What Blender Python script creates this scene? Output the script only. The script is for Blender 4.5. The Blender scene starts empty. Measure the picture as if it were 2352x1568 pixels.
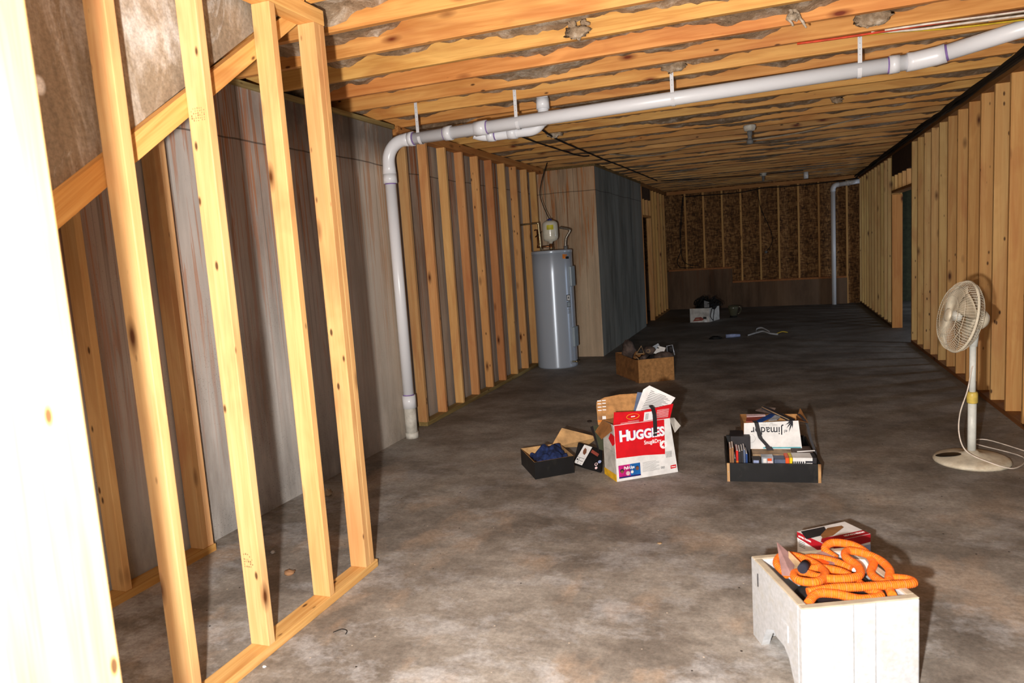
import bpy, math, random
from mathutils import Vector, Matrix, noise
random.seed(7)
C = bpy.context.scene.collection
PI = math.pi

# ------------------------------------------------------------------ materials
def L(c):
    f = lambda v: v/12.92 if v <= .04045 else ((v+.055)/1.055)**2.4
    return tuple(f(v/255) for v in c)+(1,)
class NT:
    def __init__(s, name):
        s.m = bpy.data.materials.new(name); s.m.use_nodes = True
        s.n = s.m.node_tree; s.b = s.n.nodes['Principled BSDF']
        s.b.inputs['Roughness'].default_value = .75
        s.b.inputs['Specular IOR Level'].default_value = .3
    def add(s, t, **kw):
        n = s.n.nodes.new(t)
        for k, v in kw.items():
            if hasattr(n, k): setattr(n, k, v)
        return n
    def link(s, a, b): s.n.links.new(a, b)
    def val(s, sock, v):
        if isinstance(v, bpy.types.NodeSocket): s.link(v, sock)
        else: sock.default_value = v
    def coord(s, scale=(1,1,1), rnd=False, rot=(0,0,0)):
        t = s.add('ShaderNodeTexCoord'); v = t.outputs['Object']
        if rnd:
            o = s.add('ShaderNodeObjectInfo')
            m = s.add('ShaderNodeVectorMath', operation='MULTIPLY_ADD')
            cx = s.add('ShaderNodeCombineXYZ')
            mm = s.math('MULTIPLY', o.outputs['Random'], 37.3)
            s.link(mm, cx.inputs[0]); s.link(s.math('MULTIPLY', o.outputs['Random'], 91.7), cx.inputs[1]); s.link(s.math('MULTIPLY', o.outputs['Random'], 53.1), cx.inputs[2])
            m = s.add('ShaderNodeVectorMath', operation='ADD')
            s.link(v, m.inputs[0]); s.link(cx.outputs[0], m.inputs[1]); v = m.outputs[0]
        mp = s.add('ShaderNodeMapping'); mp.inputs['Scale'].default_value = scale
        mp.inputs['Rotation'].default_value = rot
        s.link(v, mp.inputs[0]); return mp.outputs[0]
    def math(s, op, a, b=0., clamp=False):
        n = s.add('ShaderNodeMath', operation=op); n.use_clamp = clamp
        s.val(n.inputs[0], a); s.val(n.inputs[1], b); return n.outputs[0]
    def noise(s, vec, scale=1, detail=4, rough=.55, dist=0, col=False):
        n = s.add('ShaderNodeTexNoise'); s.link(vec, n.inputs['Vector'])
        n.inputs['Scale'].default_value = scale; n.inputs['Detail'].default_value = detail
        n.inputs['Roughness'].default_value = rough; n.inputs['Distortion'].default_value = dist
        return n.outputs['Color' if col else 'Fac']
    def vor(s, vec, scale=1, feat='F1', rand=1):
        n = s.add('ShaderNodeTexVoronoi', feature=feat); s.link(vec, n.inputs['Vector'])
        n.inputs['Scale'].default_value = scale; n.inputs['Randomness'].default_value = rand
        return n
    def ramp(s, fac, stops):
        n = s.add('ShaderNodeValToRGB'); e = n.color_ramp.elements
        while len(e) < len(stops): e.new(.5)
        for i, (p, c) in enumerate(stops):
            e[i].position = p; e[i].color = c if isinstance(c, tuple) and len(c) == 4 else ((c, c, c, 1) if not isinstance(c, tuple) else L(c))
        s.link(fac, n.inputs[0]); return n.outputs[0]
    def mix(s, fac, a, b, mode='MIX'):
        n = s.add('ShaderNodeMix', data_type='RGBA', blend_type=mode)
        s.val(n.inputs[0], fac); s.val(n.inputs[6], a); s.val(n.inputs[7], b); return n.outputs[2]
    def bump(s, h, strength=.3, dist=.01):
        n = s.add('ShaderNodeBump'); n.inputs['Strength'].default_value = strength; n.inputs['Distance'].default_value = dist
        s.link(h, n.inputs['Height']); s.link(n.outputs[0], s.b.inputs['Normal'])
    def out(s, col, rough=None):
        s.val(s.b.inputs['Base Color'], col)
        if rough is not None: s.val(s.b.inputs['Roughness'], rough)
        return s.m

def wood(name, axis, light, dark, knot=(92, 52, 22), rings=22, rough=.62, stamp=False, smallk=.42):
    s = NT(name)
    sc = [rings, rings, rings]; sc[axis] = .9
    v = s.coord(tuple(sc), rnd=True)
    g = s.noise(v, 1, 3, .5, .6)
    fine = [170, 170, 170]; fine[axis] = 5
    g2 = s.noise(s.coord(tuple(fine), rnd=True), 1, 2, .5)
    gg = s.math('ADD', s.math('MULTIPLY', s.math('PINGPONG', s.math('MULTIPLY', g, 6.5), 1.), .45), s.math('MULTIPLY', g2, .4))
    col = s.ramp(gg, [(.15, light), (.75, dark)])
    blot = [5, 5, 5]; blot[axis] = 1.3
    b = s.noise(s.coord(tuple(blot), rnd=True), 1, 3, .6, .8)
    col = s.mix(s.ramp(b, [(.52, 0), (.72, .55)]), col, L(tuple(int(x*.78) if i else int(x*.9) for i, x in enumerate(dark))), 'MIX')
    col = s.mix(s.ramp(b, [(.25, .5), (.42, 0)]), col, L(tuple(min(255, int(x*1.07+6)) for x in light)))
    ks = [9, 9, 9]; ks[axis] = 3.2
    kv = s.coord(tuple(ks), rnd=True)
    vo = s.vor(kv, 1)
    sep = s.add('ShaderNodeSeparateColor'); s.link(vo.outputs['Color'], sep.inputs[0])
    on = s.math('LESS_THAN', sep.outputs[0], .30)
    kd = s.ramp(vo.outputs['Distance'], [(.07, 1.), (.13, .55), (.24, 0.)])
    col = s.mix(s.math('MULTIPLY', kd, on), col, L(knot))
    ks2 = [22, 22, 22]; ks2[axis] = 9
    vo2 = s.vor(s.coord(tuple(ks2), rnd=True), 1)
    sep2 = s.add('ShaderNodeSeparateColor'); s.link(vo2.outputs['Color'], sep2.inputs[0])
    on2 = s.math('LESS_THAN', sep2.outputs[1], smallk*.35)
    col = s.mix(s.math('MULTIPLY', s.ramp(vo2.outputs['Distance'], [(.10, .9), (.2, 0.)]), on2), col, L((70, 38, 18)))
    oi = s.add('ShaderNodeObjectInfo')
    col = s.mix(1., col, oi.outputs['Color'], 'MULTIPLY')
    s.bump(s.math('ADD', g2, s.math('MULTIPLY', gg, .5)), .12, .004)
    return s.out(col, rough)

def plain(name, c, rough=.6, metal=0, var=.12, scale=14, spec=None, dirt=None):
    s = NT(name); n = s.noise(s.coord((1, 1, 1)), scale, 5, .6)
    dk = tuple(int(x*(1-var*1.6)) for x in c); lt = tuple(min(255, int(x*(1+var*.5))) for x in c)
    col = s.ramp(n, [(.3, dk), (.65, lt)])
    if dirt:
        d = s.noise(s.coord((1, 1, 1)), scale*.35, 6, .7, .5)
        col = s.mix(s.ramp(d, [(.5, 0), (.72, .8)]), col, L(dirt))
    s.b.inputs['Metallic'].default_value = metal
    if spec is not None: s.b.inputs['Specular IOR Level'].default_value = spec
    s.bump(n, .08, .002)
    return s.out(col, rough)

def concrete_wall(name, base, dark, rust, pit=.5, moldz=None, streak=1., axis=1):
    s = NT(name)
    big = s.noise(s.coord((1.8, 1.8, .4)), 1.3, 7, .65, .2)
    col = s.ramp(big, [(.32, dark), (.5, base), (.7, tuple(min(255, int(x*1.14)) for x in base))])
    board = s.noise(s.coord((9, 9, .25)), 1, 4, .6)
    col = s.mix(.45, col, s.ramp(board, [(.3, (165, 158, 150)), (.7, (240, 236, 230))]), 'MULTIPLY')
    # vertical rust runs, stronger high up
    st = s.noise(s.coord((30, 30, .9)), 1, 4, .6, .9)
    wide = s.noise(s.coord((1.5, 1.5, .3)), 1, 2, .5)
    t = s.add('ShaderNodeTexCoord'); sp = s.add('ShaderNodeSeparateXYZ'); s.link(t.outputs['Object'], sp.inputs[0])
    high = s.math('MULTIPLY', s.math('ADD', sp.outputs[2], -.2), .5, True)
    m = s.math('MULTIPLY', s.ramp(st, [(.52, 0), (.57, 1)]), s.ramp(wide, [(.36, .25), (.55, 1)]))
    m = s.math('MULTIPLY', s.math('MULTIPLY', m, high), streak, True)
    col = s.mix(m, col, L(rust))
    hz = s.math('MULTIPLY', s.ramp(wide, [(.42, 0), (.68, .6)]), high)
    col = s.mix(hz, col, L(tuple(int(x*.55+y*.45) for x, y in zip(rust, base))))
    # thin dark drips
    dr = s.noise(s.coord((45, 45, .6)), 1, 2, .5, .3)
    col = s.mix(s.math('MULTIPLY', s.ramp(dr, [(.60, 0), (.66, .5)]), high), col, L((78, 62, 50)))
    # pits, denser low down
    pv = s.vor(s.coord((1, 1, 1)), 55); pv2 = s.vor(s.coord((1, 1, 1)), 110)
    pn = s.noise(s.coord((1, 1, 1)), 2.2, 3)
    low = s.math('SUBTRACT', 1.15, s.math('MULTIPLY', sp.outputs[2], .5), True)
    pm = s.math('MULTIPLY', s.ramp(pv.outputs['Distance'], [(.10, 1), (.2, 0)]), s.ramp(pn, [(.38, .1), (.6, 1)]))
    pm2 = s.math('MULTIPLY', s.ramp(pv2.outputs['Distance'], [(.12, 1), (.24, 0)]), s.ramp(pn, [(.45, 0), (.6, .8)]))
    col = s.mix(s.math('MULTIPLY', s.math('MULTIPLY', s.math('MAXIMUM', pm, pm2), low), pit, True), col, L((45, 42, 40)))
    if moldz is not None:
        mn = s.noise(s.coord((1, 1, .5)), 2.4, 6, .7)
        zz = s.math('MULTIPLY', s.math('SUBTRACT', sp.outputs[2], moldz[0]), moldz[1], True)
        yy = s.math('MULTIPLY', s.math('SUBTRACT', sp.outputs[1], moldz[2]), 1.2, True)
        tz = s.math('MULTIPLY', s.math('SUBTRACT', sp.outputs[1], 4.2), .8, True)
        col = s.mix(s.math('MULTIPLY', tz, .5), col, L((206, 180, 146)))
        mm = s.math('MULTIPLY', s.math('MULTIPLY', zz, yy), s.ramp(mn, [(.3, .3), (.5, 1)]))
        col = s.mix(s.math('MULTIPLY', mm, .8), col, L((84, 80, 78)))
        # patchy grey band, stronger towards the floor
        lz = s.math('SUBTRACT', 1., s.math('MULTIPLY', sp.outputs[2], 1.6), True)
        col = s.mix(s.math('MULTIPLY', s.math('MULTIPLY', lz, s.ramp(mn, [(.35, 0), (.6, 1)])), .55), col, L((90, 88, 86)))
    # cold joint line
    j = s.noise(s.coord((1.5, 1.5, 1.5)), 1, 3)
    zj = s.math('SUBTRACT', s.math('ADD', sp.outputs[2], s.math('MULTIPLY', j, .05)), 2.318)
    jl = s.math('LESS_THAN', s.math('ABSOLUTE', zj), .005)
    col = s.mix(s.math('MULTIPLY', jl, .7), col, L((66, 58, 52)))
    s.bump(s.math('ADD', s.math('MULTIPLY', board, .6), s.math('MULTIPLY', pm, -.4)), .25, .01)
    return s.out(col, .85)

def floor_mat():
    s = NT('floor concrete')
    big = s.noise(s.coord((1, 1, 1)), 1.3, 7, .72, .0)
    col = s.ramp(big, [(.34, (98, 90, 82)), (.46, (128, 119, 109)), (.56, (152, 144, 134)), (.68, (176, 169, 160))])
    # long trowel marks
    tm = s.noise(s.coord((1.2, 7, 1), rot=(0, 0, .5)), 2.2, 7, .75, .15)
    col = s.mix(.5, col, s.ramp(tm, [(.3, (190, 184, 176)), (.7, (245, 242, 238))]), 'MULTIPLY')
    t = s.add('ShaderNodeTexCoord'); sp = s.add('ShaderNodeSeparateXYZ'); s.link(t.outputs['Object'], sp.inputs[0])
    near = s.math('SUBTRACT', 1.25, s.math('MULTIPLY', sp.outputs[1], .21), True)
    # tan sandy dust
    sd = s.noise(s.coord((1.25, .8, 1), rot=(0, 0, -.3)), 2.0, 6, .55, .1)
    col = s.mix(s.math('MULTIPLY', s.ramp(sd, [(.53, 0), (.62, .5)]), near), col, L((190, 154, 116)))
    # bluish laitance, lifted near the camera to paint in the brighter light there
    bl = s.noise(s.coord((1, 1.3, 1)), 2.3, 6, .74, .15)
    col = s.mix(s.math('MULTIPLY', s.ramp(bl, [(.50, 0), (.62, .6)]), near), col, L((186, 187, 190)))
    bd = s.noise(s.coord((1, 1, 1)), 5.1, 6, .78, .1)
    col = s.mix(s.ramp(bd, [(.54, 0), (.72, .45)]), col, L((84, 78, 74)))
    fi = s.noise(s.coord((1, 1, 1)), 45, 5, .85)
    col = s.mix(.75, col, s.ramp(fi, [(.36, .62), (.62, 1.12)]), 'MULTIPLY')
    hs = s.add('ShaderNodeHueSaturation'); hs.inputs['Saturation'].default_value = .8; hs.inputs['Value'].default_value = 1.24; s.link(col, hs.inputs['Color']); col = hs.outputs[0]
    v = s.vor(s.coord((1, 1, 1)), 18); sep = s.add('ShaderNodeSeparateColor'); s.link(v.outputs['Color'], sep.inputs[0])
    sm = s.math('MULTIPLY', s.math('LESS_THAN', v.outputs['Distance'], .07), s.math('LESS_THAN', sep.outputs[0], .16))
    col = s.mix(s.math('MULTIPLY', sm, .8), col, L((215, 200, 180)))
    sm2 = s.math('MULTIPLY', s.math('LESS_THAN', v.outputs['Distance'], .09), s.math('GREATER_THAN', sep.outputs[1], .93))
    col = s.mix(sm2, col, L((40, 32, 26)))
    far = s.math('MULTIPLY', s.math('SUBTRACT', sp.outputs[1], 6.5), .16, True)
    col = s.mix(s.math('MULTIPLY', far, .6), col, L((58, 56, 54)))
    s.bump(s.math('ADD', s.math('MULTIPLY', tm, .6), s.math('MULTIPLY', fi, .25)), .22, .012)
    return s.out(col, s.ramp(big, [(.3, .55), (.7, .8)]))

def osb():
    s = NT('osb')
    w = s.noise(s.coord((1, 1, 1)), 6, 2, .5, 0, True)
    mp = s.coord((1, 1, 1)); ad = s.add('ShaderNodeVectorMath', operation='MULTIPLY_ADD'); s.link(w, ad.inputs[0]); ad.inputs[1].default_value = (.05, .05, .05); s.link(mp, ad.inputs[2])
    mm = s.add('ShaderNodeMapping'); mm.inputs['Scale'].default_value = (46, 46, 14); s.link(ad.outputs[0], mm.inputs[0])
    mm2 = s.add('ShaderNodeMapping'); mm2.inputs['Scale'].default_value = (12, 30, 44); mm2.inputs['Rotation'].default_value = (0, .8, 0); s.link(ad.outputs[0], mm2.inputs[0])
    a = s.vor(mm.outputs[0]); b = s.vor(mm2.outputs[0])
    sa = s.add('ShaderNodeSeparateColor'); s.link(a.outputs['Color'], sa.inputs[0])
    sb = s.add('ShaderNodeSeparateColor'); s.link(b.outputs['Color'], sb.inputs[0])
    f = s.math('ADD', s.math('MULTIPLY', sa.outputs[0], .5), s.math('MULTIPLY', sb.outputs[1], .5))
    col = s.ramp(f, [(.1, (70, 46, 26)), (.5, (128, 88, 50)), (.9, (176, 132, 84))])
    col = s.mix(.5, col, s.ramp(s.noise(s.coord((1, 1, 1)), 1.5, 3), [(.3, .5), (.7, 1.)]), 'MULTIPLY')
    s.bump(f, .2, .004)
    return s.out(col, .8)

def fluff(name, a, b, c):
    s = NT(name)
    n = s.noise(s.coord((1, 1, 1)), 5, 7, .7, 1.2); n2 = s.noise(s.coord((1, 1, 1)), 40, 5, .75, .8)
    col = s.ramp(n, [(.32, a), (.5, b), (.72, c)])
    col = s.mix(.6, col, s.ramp(n2, [(.3, .45), (.65, 1.)]), 'MULTIPLY')
    s.bump(s.math('ADD', n, n2), .6, .02)
    s.b.inputs['Specular IOR Level'].default_value = .05
    return s.out(col, 1.)

def drywall():
    s = NT('drywall back')
    n = s.noise(s.coord((1, 1, .35)), 3.2, 8, .72, 1.2); f = s.noise(s.coord((1, 1, 1)), 70, 4, .7)
    col = s.ramp(n, [(.34, (132, 114, 94)), (.48, (152, 134, 112)), (.56, (180, 166, 150)), (.66, (208, 202, 194))])
    m = s.noise(s.coord((1, 1, .3)), 6, 7, .72, .8)
    col = s.mix(s.ramp(m, [(.54, 0), (.64, .7)]), col, L((220, 216, 210)))
    sv = s.vor(s.coord((1, 1, .7)), 5.5); col = s.mix(s.ramp(sv.outputs['Distance'], [(.08, .9), (.13, 0)]), col, L((244, 240, 234)))
    col = s.mix(.6, col, s.ramp(f, [(.36, .55), (.62, 1.05)]), 'MULTIPLY')
    s.bump(n, .2, .004)
    return s.out(col, .9)

W = (1, 1, 1, 1)
M = {}
M['stud'] = wood('pine stud', 2, (234, 200, 150), (218, 174, 122))
M['stud_y'] = wood('pine plate', 1, (232, 192, 132), (202, 150, 88))
M['joist'] = wood('yellow pine joist', 0, (228, 182, 122), (198, 142, 84), rings=14, knot=(110, 48, 18), smallk=.1)
M['ink'] = plain('faded ink', (150, 116, 78), .8)
M['treated'] = wood('treated sill', 1, (170, 150, 98), (128, 108, 66), rings=20)
M['concL'] = concrete_wall('left concrete', (204, 200, 196), (160, 152, 146), (176, 112, 72), moldz=(2.2, 3.5, 3.3))
M['concR'] = concrete_wall('rusty concrete', (178, 166, 154), (132, 120, 110), (150, 92, 54), streak=1.3, pit=.4)
M['concS'] = concrete_wall('return concrete', (206, 184, 158), (166, 142, 116), (176, 108, 56), streak=1.1, pit=.25)
M['concG'] = concrete_wall('grey concrete', (140, 142, 136), (96, 98, 92), (120, 100, 78), streak=.7, pit=.15)
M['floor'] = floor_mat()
M['concB'] = concrete_wall('brown concrete', (120, 96, 76), (84, 64, 48), (110, 66, 38), streak=1.3, pit=.3)
M['osb'] = osb()
M['osbdark'] = plain('dark header board', (74, 50, 34), .85)
M['fluff'] = fluff('fiberglass', (132, 110, 86), (182, 156, 128), (236, 222, 204))
M['fluffw'] = fluff('fiberglass pale', (130, 104, 80), (196, 176, 152), (238, 230, 220))
M['dry'] = drywall()
M['subfloor'] = plain('subfloor', (120, 84, 50), .9)
M['pvc'] = plain('pvc', (234, 235, 240), .3, var=.0, spec=.5)
M['pvcold'] = plain('pvc dirty', (214, 210, 200), .5, var=.08, dirt=(150, 136, 118))
M['purple'] = plain('purple primer', (140, 112, 176), .5)
M['strap'] = plain('plastic strap', (226, 226, 230), .5, var=.03)
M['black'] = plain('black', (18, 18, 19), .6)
M['blackcable'] = plain('black cable', (24, 21, 19), .7)
M['greycable'] = plain('grey cable', (150, 140, 124), .6)
M['darkmetal'] = plain('dark metal', (60, 52, 46), .4, .6)
M['heater'] = plain('grey enamel', (190, 202, 218), .34, var=.0, spec=.8)
_n = M['heater'].node_tree; _t = _n.nodes.new('ShaderNodeTangent'); _t.direction_type = 'RADIAL'; _t.axis = 'Z'
_p = _n.nodes['Principled BSDF']; _n.links.new(_t.outputs[0], _p.inputs['Tangent']); _p.inputs['Anisotropic'].default_value = .9; _p.inputs['Anisotropic Rotation'].default_value = .25; _p.inputs['Metallic'].default_value = .25
M['heaterdoor'] = plain('grey enamel cover', (158, 172, 182), .35, var=.03)
M['tank'] = plain('cream enamel', (222, 218, 202), .22, var=.03, spec=.6)
M['yellow'] = plain('yellow label', (206, 196, 40), .5)
M['orangel'] = plain('orange label', (226, 128, 28), .5)
M['blue'] = plain('blue plastic', (44, 58, 128), .4)
M['copper'] = plain('copper', (150, 100, 66), .35, .9)
M['brass'] = plain('brass', (190, 176, 140), .3, .9)
M['steel'] = plain('braided steel', (150, 142, 132), .35, .8, var=.3, scale=90)
M['card'] = plain('cardboard', (186, 136, 84), .85, scale=25)
M['cardd'] = plain('cardboard dark', (150, 102, 58), .88, dirt=(96, 66, 38))
M['cardt'] = plain('cardboard tan', (206, 164, 112), .85)
M['white'] = plain('white board', (236, 236, 236), .6, var=.05)
M['dirtywhite'] = plain('dirty white board', (206, 202, 196), .7, dirt=(120, 104, 92), scale=9)
M['red'] = plain('red print', (218, 22, 34), .5, var=.05)
M['dred'] = plain('dark red print', (170, 22, 36), .5, var=.06)
M['textw'] = plain('white print', (246, 246, 250), .6, var=.02)
M['textb'] = plain('black print', (34, 34, 44), .6, var=.05)
M['textp'] = plain('violet outline', (120, 110, 200), .6, var=.05)
M['gold'] = plain('gold print', (240, 186, 40), .5)
M['magenta'] = plain('magenta print', (206, 30, 130), .5, var=.2)
M['printblue'] = plain('blue print', (30, 110, 190), .5, var=.2)
M['navy'] = plain('navy print', (40, 34, 110), .5)
M['cyan'] = plain('cyan print', (110, 190, 204), .5)
M['skin'] = plain('brown print', (130, 84, 62), .6)
M['grey'] = plain('grey print', (120, 120, 120), .6)
M['cloth'] = plain('navy cloth', (36, 52, 98), .95, var=.3, scale=30)
M['shoebox'] = plain('black shoebox', (26, 26, 28), .45, dirt=(70, 68, 62), scale=8)
M['foam'] = plain('styrofoam', (184, 186, 190), .75, var=.05, scale=60, dirt=(172, 170, 164))
M['foamrim'] = plain('stained styrofoam', (180, 168, 148), .8, var=.06, dirt=(158, 136, 104))
def rope_mat():
    s = NT('orange hose sleeve')
    w = s.add('ShaderNodeAttribute'); w.attribute_name = 'uvl'
    ring = s.math('SINE', s.math('MULTIPLY', w.outputs['Fac'], 900.))
    n = s.noise(s.coord((1, 1, 1)), 140, 2)
    col = s.ramp(s.math('ADD', s.math('MULTIPLY', ring, .1), n), [(.1, (206, 84, 16)), (.6, (240, 116, 26)), (1., (246, 140, 50))])
    ring2 = s.math('GREATER_THAN', s.math('SINE', s.math('MULTIPLY', w.outputs['Fac'], 260.)), .93)
    col = s.mix(s.math('MULTIPLY', ring2, .22), col, L((196, 130, 120)))
    s.bump(s.math('ADD', ring, n), .4, .003)
    return s.out(col, .8)
M['rope'] = rope_mat()
M['ropeband'] = plain('black collar', (40, 40, 52), .7)
M['purplecloth'] = plain('dusty brown film', (150, 118, 116), .5)
M['wood_s'] = wood('crate ply edge', 2, (206, 168, 120), (176, 132, 84))
M['fanw'] = plain('fan plastic', (222, 212, 190), .45, var=.08, dirt=(170, 146, 116))
M['fanpole'] = plain('fan pole', (222, 224, 218), .35, var=.05)
M['fancollar'] = plain('yellowed collar', (214, 186, 92), .4)
M['blade'] = plain('fan blade', (196, 182, 158), .5, var=.12)
M['green'] = plain('dark green drab', (64, 66, 48), .9)
M['bookA'] = plain('book tan', (150, 110, 76), .7)
M['bookB'] = plain('book dark', (44, 42, 46), .6)
M['bookC'] = plain('book blue', (30, 66, 130), .5)
M['bookD'] = plain('book slate', (92, 104, 132), .6)
M['bookE'] = plain('book red', (206, 32, 24), .5)
M['bookF'] = plain('book orange', (240, 90, 30), .5)
M['bookG'] = plain('book yellow', (236, 206, 30), .5)
M['pink'] = plain('pale pink paper', (232, 204, 208), .6)
M['brownred'] = plain('brown red cover', (150, 72, 60), .6)
M['silver'] = plain('silver case', (176, 184, 196), .3, .3)
M['junk'] = plain('dusty brown junk', (92, 78, 72), .7, var=.3)
M['junkd'] = plain('dark junk', (44, 40, 42), .6, var=.3)
M['junkl'] = plain('tan junk', (168, 140, 108), .6, var=.2)
M['waxwhite'] = plain('white plastic', (222, 226, 230), .4)
M['paleblue'] = plain('pale blue', (160, 176, 220), .4)
M['redwire'] = plain('red wire', (206, 70, 40), .5)
M['whitewire'] = plain('white wire', (226, 214, 200), .5)
M['yellowwire'] = plain('yellow wire', (214, 180, 50), .5)
M['glass'] = NT('smoky glass').m
gb = M['glass'].node_tree.nodes['Principled BSDF']; gb.inputs['Base Color'].default_value = L((170, 168, 140)); gb.inputs['Roughness'].default_value = .08; gb.inputs['Transmission Weight'].default_value = .8
M['dirt'] = plain('dirt crumb', (150, 112, 80), .9)
M['dirtd'] = plain('dark crumb', (46, 36, 30), .9)

# ------------------------------------------------------------------ mesh builder
class MB:
    def __init__(s): s.v = []; s.f = []; s.m = []; s.sm = []; s.mats = []; s.attr = {}
    def mi(s, m):
        if m not in s.mats: s.mats.append(m)
        return s.mats.index(m)
    def face(s, pts, m, smooth=False):
        b = len(s.v); s.v += [Vector(p) for p in pts]; s.f.append(tuple(range(b, b+len(pts)))); s.m.append(s.mi(m)); s.sm.append(smooth)
    def box(s, lo, hi, m, mat=None):
        p = [Vector((x, y, z)) for z in (lo[2], hi[2]) for y in (lo[1], hi[1]) for x in (lo[0], hi[0])]
        if mat: p = [mat @ q for q in p]
        b = len(s.v); s.v += p; k = s.mi(m)
        for f in ((0, 2, 3, 1), (4, 5, 7, 6), (0, 1, 5, 4), (2, 6, 7, 3), (0, 4, 6, 2), (1, 3, 7, 5)):
            s.f.append(tuple(b+i for i in f)); s.m.append(k); s.sm.append(False)
        return s
    def prism(s, poly, ext, m, mcap=None):
        """poly: 3-D points of one face; ext: extrusion vector"""
        ext = Vector(ext); a = [Vector(p) for p in poly]; b = [p+ext for p in a]; n = len(a)
        s.face(a[::-1], m); s.face(b, mcap or m)
        for i in range(n):
            j = (i+1) % n; s.face([a[i], a[j], b[j], b[i]], m)
        return s
    def tube(s, path, r, m, n=10, caps=True, attr=False):
        path = [Vector(p) for p in path]; rs = r if isinstance(r, (list, tuple)) else [r]*len(path)
        b = len(s.v); k = s.mi(m); up = None; ln = 0
        for i, p in enumerate(path):
            d = (path[min(i+1, len(path)-1)]-path[max(i-1, 0)]).normalized()
            if up is None:
                up = d.orthogonal().normalized()
            else:
                up = (up-d*up.dot(d)); up = up.normalized() if up.length > 1e-6 else d.orthogonal().normalized()
            w = d.cross(up)
            if i: ln += (p-path[i-1]).length
            for q in range(n):
                a = 2*PI*q/n
                if attr: s.attr[len(s.v)] = ln
                s.v.append(p+(up*math.cos(a)+w*math.sin(a))*rs[i])
        for i in range(len(path)-1):
            for q in range(n):
                q2 = (q+1) % n
                s.f.append((b+i*n+q, b+i*n+q2, b+(i+1)*n+q2, b+(i+1)*n+q)); s.m.append(k); s.sm.append(True)
        if caps:
            s.f.append(tuple(b+q for q in range(n))[::-1]); s.m.append(k); s.sm.append(False)
            e = b+(len(path)-1)*n; s.f.append(tuple(e+q for q in range(n))); s.m.append(k); s.sm.append(False)
        return s
    def lathe(s, prof, m, mat=None, n=32, smooth=True):
        b = len(s.v); k = s.mi(m); mat = mat or Matrix()
        for r, z in prof:
            for q in range(n):
                a = 2*PI*q/n; s.v.append(mat @ Vector((r*math.cos(a), r*math.sin(a), z)))
        for i in range(len(prof)-1):
            for q in range(n):
                q2 = (q+1) % n
                s.f.append((b+i*n+q, b+i*n+q2, b+(i+1)*n+q2, b+(i+1)*n+q)); s.m.append(k); s.sm.append(smooth)
        s.f.append(tuple(b+q for q in range(n))[::-1]); s.m.append(k); s.sm.append(False)
        e = b+(len(prof)-1)*n; s.f.append(tuple(e+q for q in range(n))); s.m.append(k); s.sm.append(False)
        return s
    def torus(s, R, r, m, mat=None, n=48, k=6, sy=1.):
        mat = mat or Matrix()
        pts = [mat @ Vector((R*math.cos(2*PI*i/n), R*sy*math.sin(2*PI*i/n), 0)) for i in range(n+1)]
        return s.tube(pts, r, m, k, caps=False)
    def blob(s, c, r, m, seed=0, amp=.25, fr=3., nu=18, nv=12):
        b = len(s.v); k = s.mi(m); c = Vector(c); r = Vector(r) if not isinstance(r, (int, float)) else Vector((r, r, r))
        for j in range(nv+1):
            for i in range(nu):
                th = PI*j/nv; ph = 2*PI*i/nu
                d = Vector((math.sin(th)*math.cos(ph), math.sin(th)*math.sin(ph), math.cos(th)))
                f = 1+amp*noise.fractal(d*fr+Vector((seed*7.3, seed, 0)), .8, 2.1, 4)
                s.v.append(c+Vector((d.x*r.x, d.y*r.y, d.z*r.z))*f)
        for j in range(nv):
            for i in range(nu):
                i2 = (i+1) % nu
                s.f.append((b+j*nu+i, b+(j+1)*nu+i, b+(j+1)*nu+i2, b+j*nu+i2)); s.m.append(k); s.sm.append(True)
        return s
    def text(s, txt, mat, size, m, ext=.0004, xs=1., bold=.0, align='LEFT', shear=0):
        c = bpy.data.curves.new('lettering', 'FONT'); c.body = txt; c.size = size; c.extrude = ext; c.offset = bold; c.align_x = align; c.shear = shear
        c.resolution_u = 3
        o = bpy.data.objects.new('lettering', c); C.objects.link(o)
        me = bpy.data.meshes.new_from_object(o.evaluated_get(bpy.context.evaluated_depsgraph_get()))
        b = len(s.v); k = s.mi(m)
        for v in me.vertices: s.v.append(mat @ Vector((v.co.x*xs, v.co.y, v.co.z)))
        for p in me.polygons: s.f.append(tuple(b+i for i in p.vertices)); s.m.append(k); s.sm.append(False)
        bpy.data.objects.remove(o); bpy.data.curves.remove(c); bpy.data.meshes.remove(me)
        return s
    def build(s, name, parent=None, loc=None, bevel=0, color=None, sub=0, solid=0):
        o0 = Vector(loc) if loc is not None else (wloc(parent) if parent else Vector((0, 0, 0)))
        me = bpy.data.meshes.new(name)
        me.from_pydata([v-o0 for v in s.v], [], s.f)
        for m in s.mats: me.materials.append(M[m] if isinstance(m, str) else m)
        for p, k, sm in zip(me.polygons, s.m, s.sm): p.material_index = k; p.use_smooth = sm
        if s.attr:
            a = me.attributes.new('uvl', 'FLOAT', 'POINT')
            for i, l in s.attr.items(): a.data[i].value = l
        me.update()
        o = bpy.data.objects.new(name, me); C.objects.link(o)
        if parent: o.parent = parent; o.location = o0-wloc(parent)
        else: o.location = o0
        if solid: md = o.modifiers.new('thick', 'SOLIDIFY'); md.thickness = solid; md.offset = 0
        if bevel: md = o.modifiers.new('bev', 'BEVEL'); md.width = bevel; md.segments = 2; md.limit_method = 'ANGLE'
        if sub: md = o.modifiers.new('sub', 'SUBSURF'); md.levels = sub; md.render_levels = sub
        if color: o.color = color
        return o
def wloc(o):
    l = Vector(o.location)
    while o.parent: o = o.parent; l += Vector(o.location)
    return l
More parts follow.
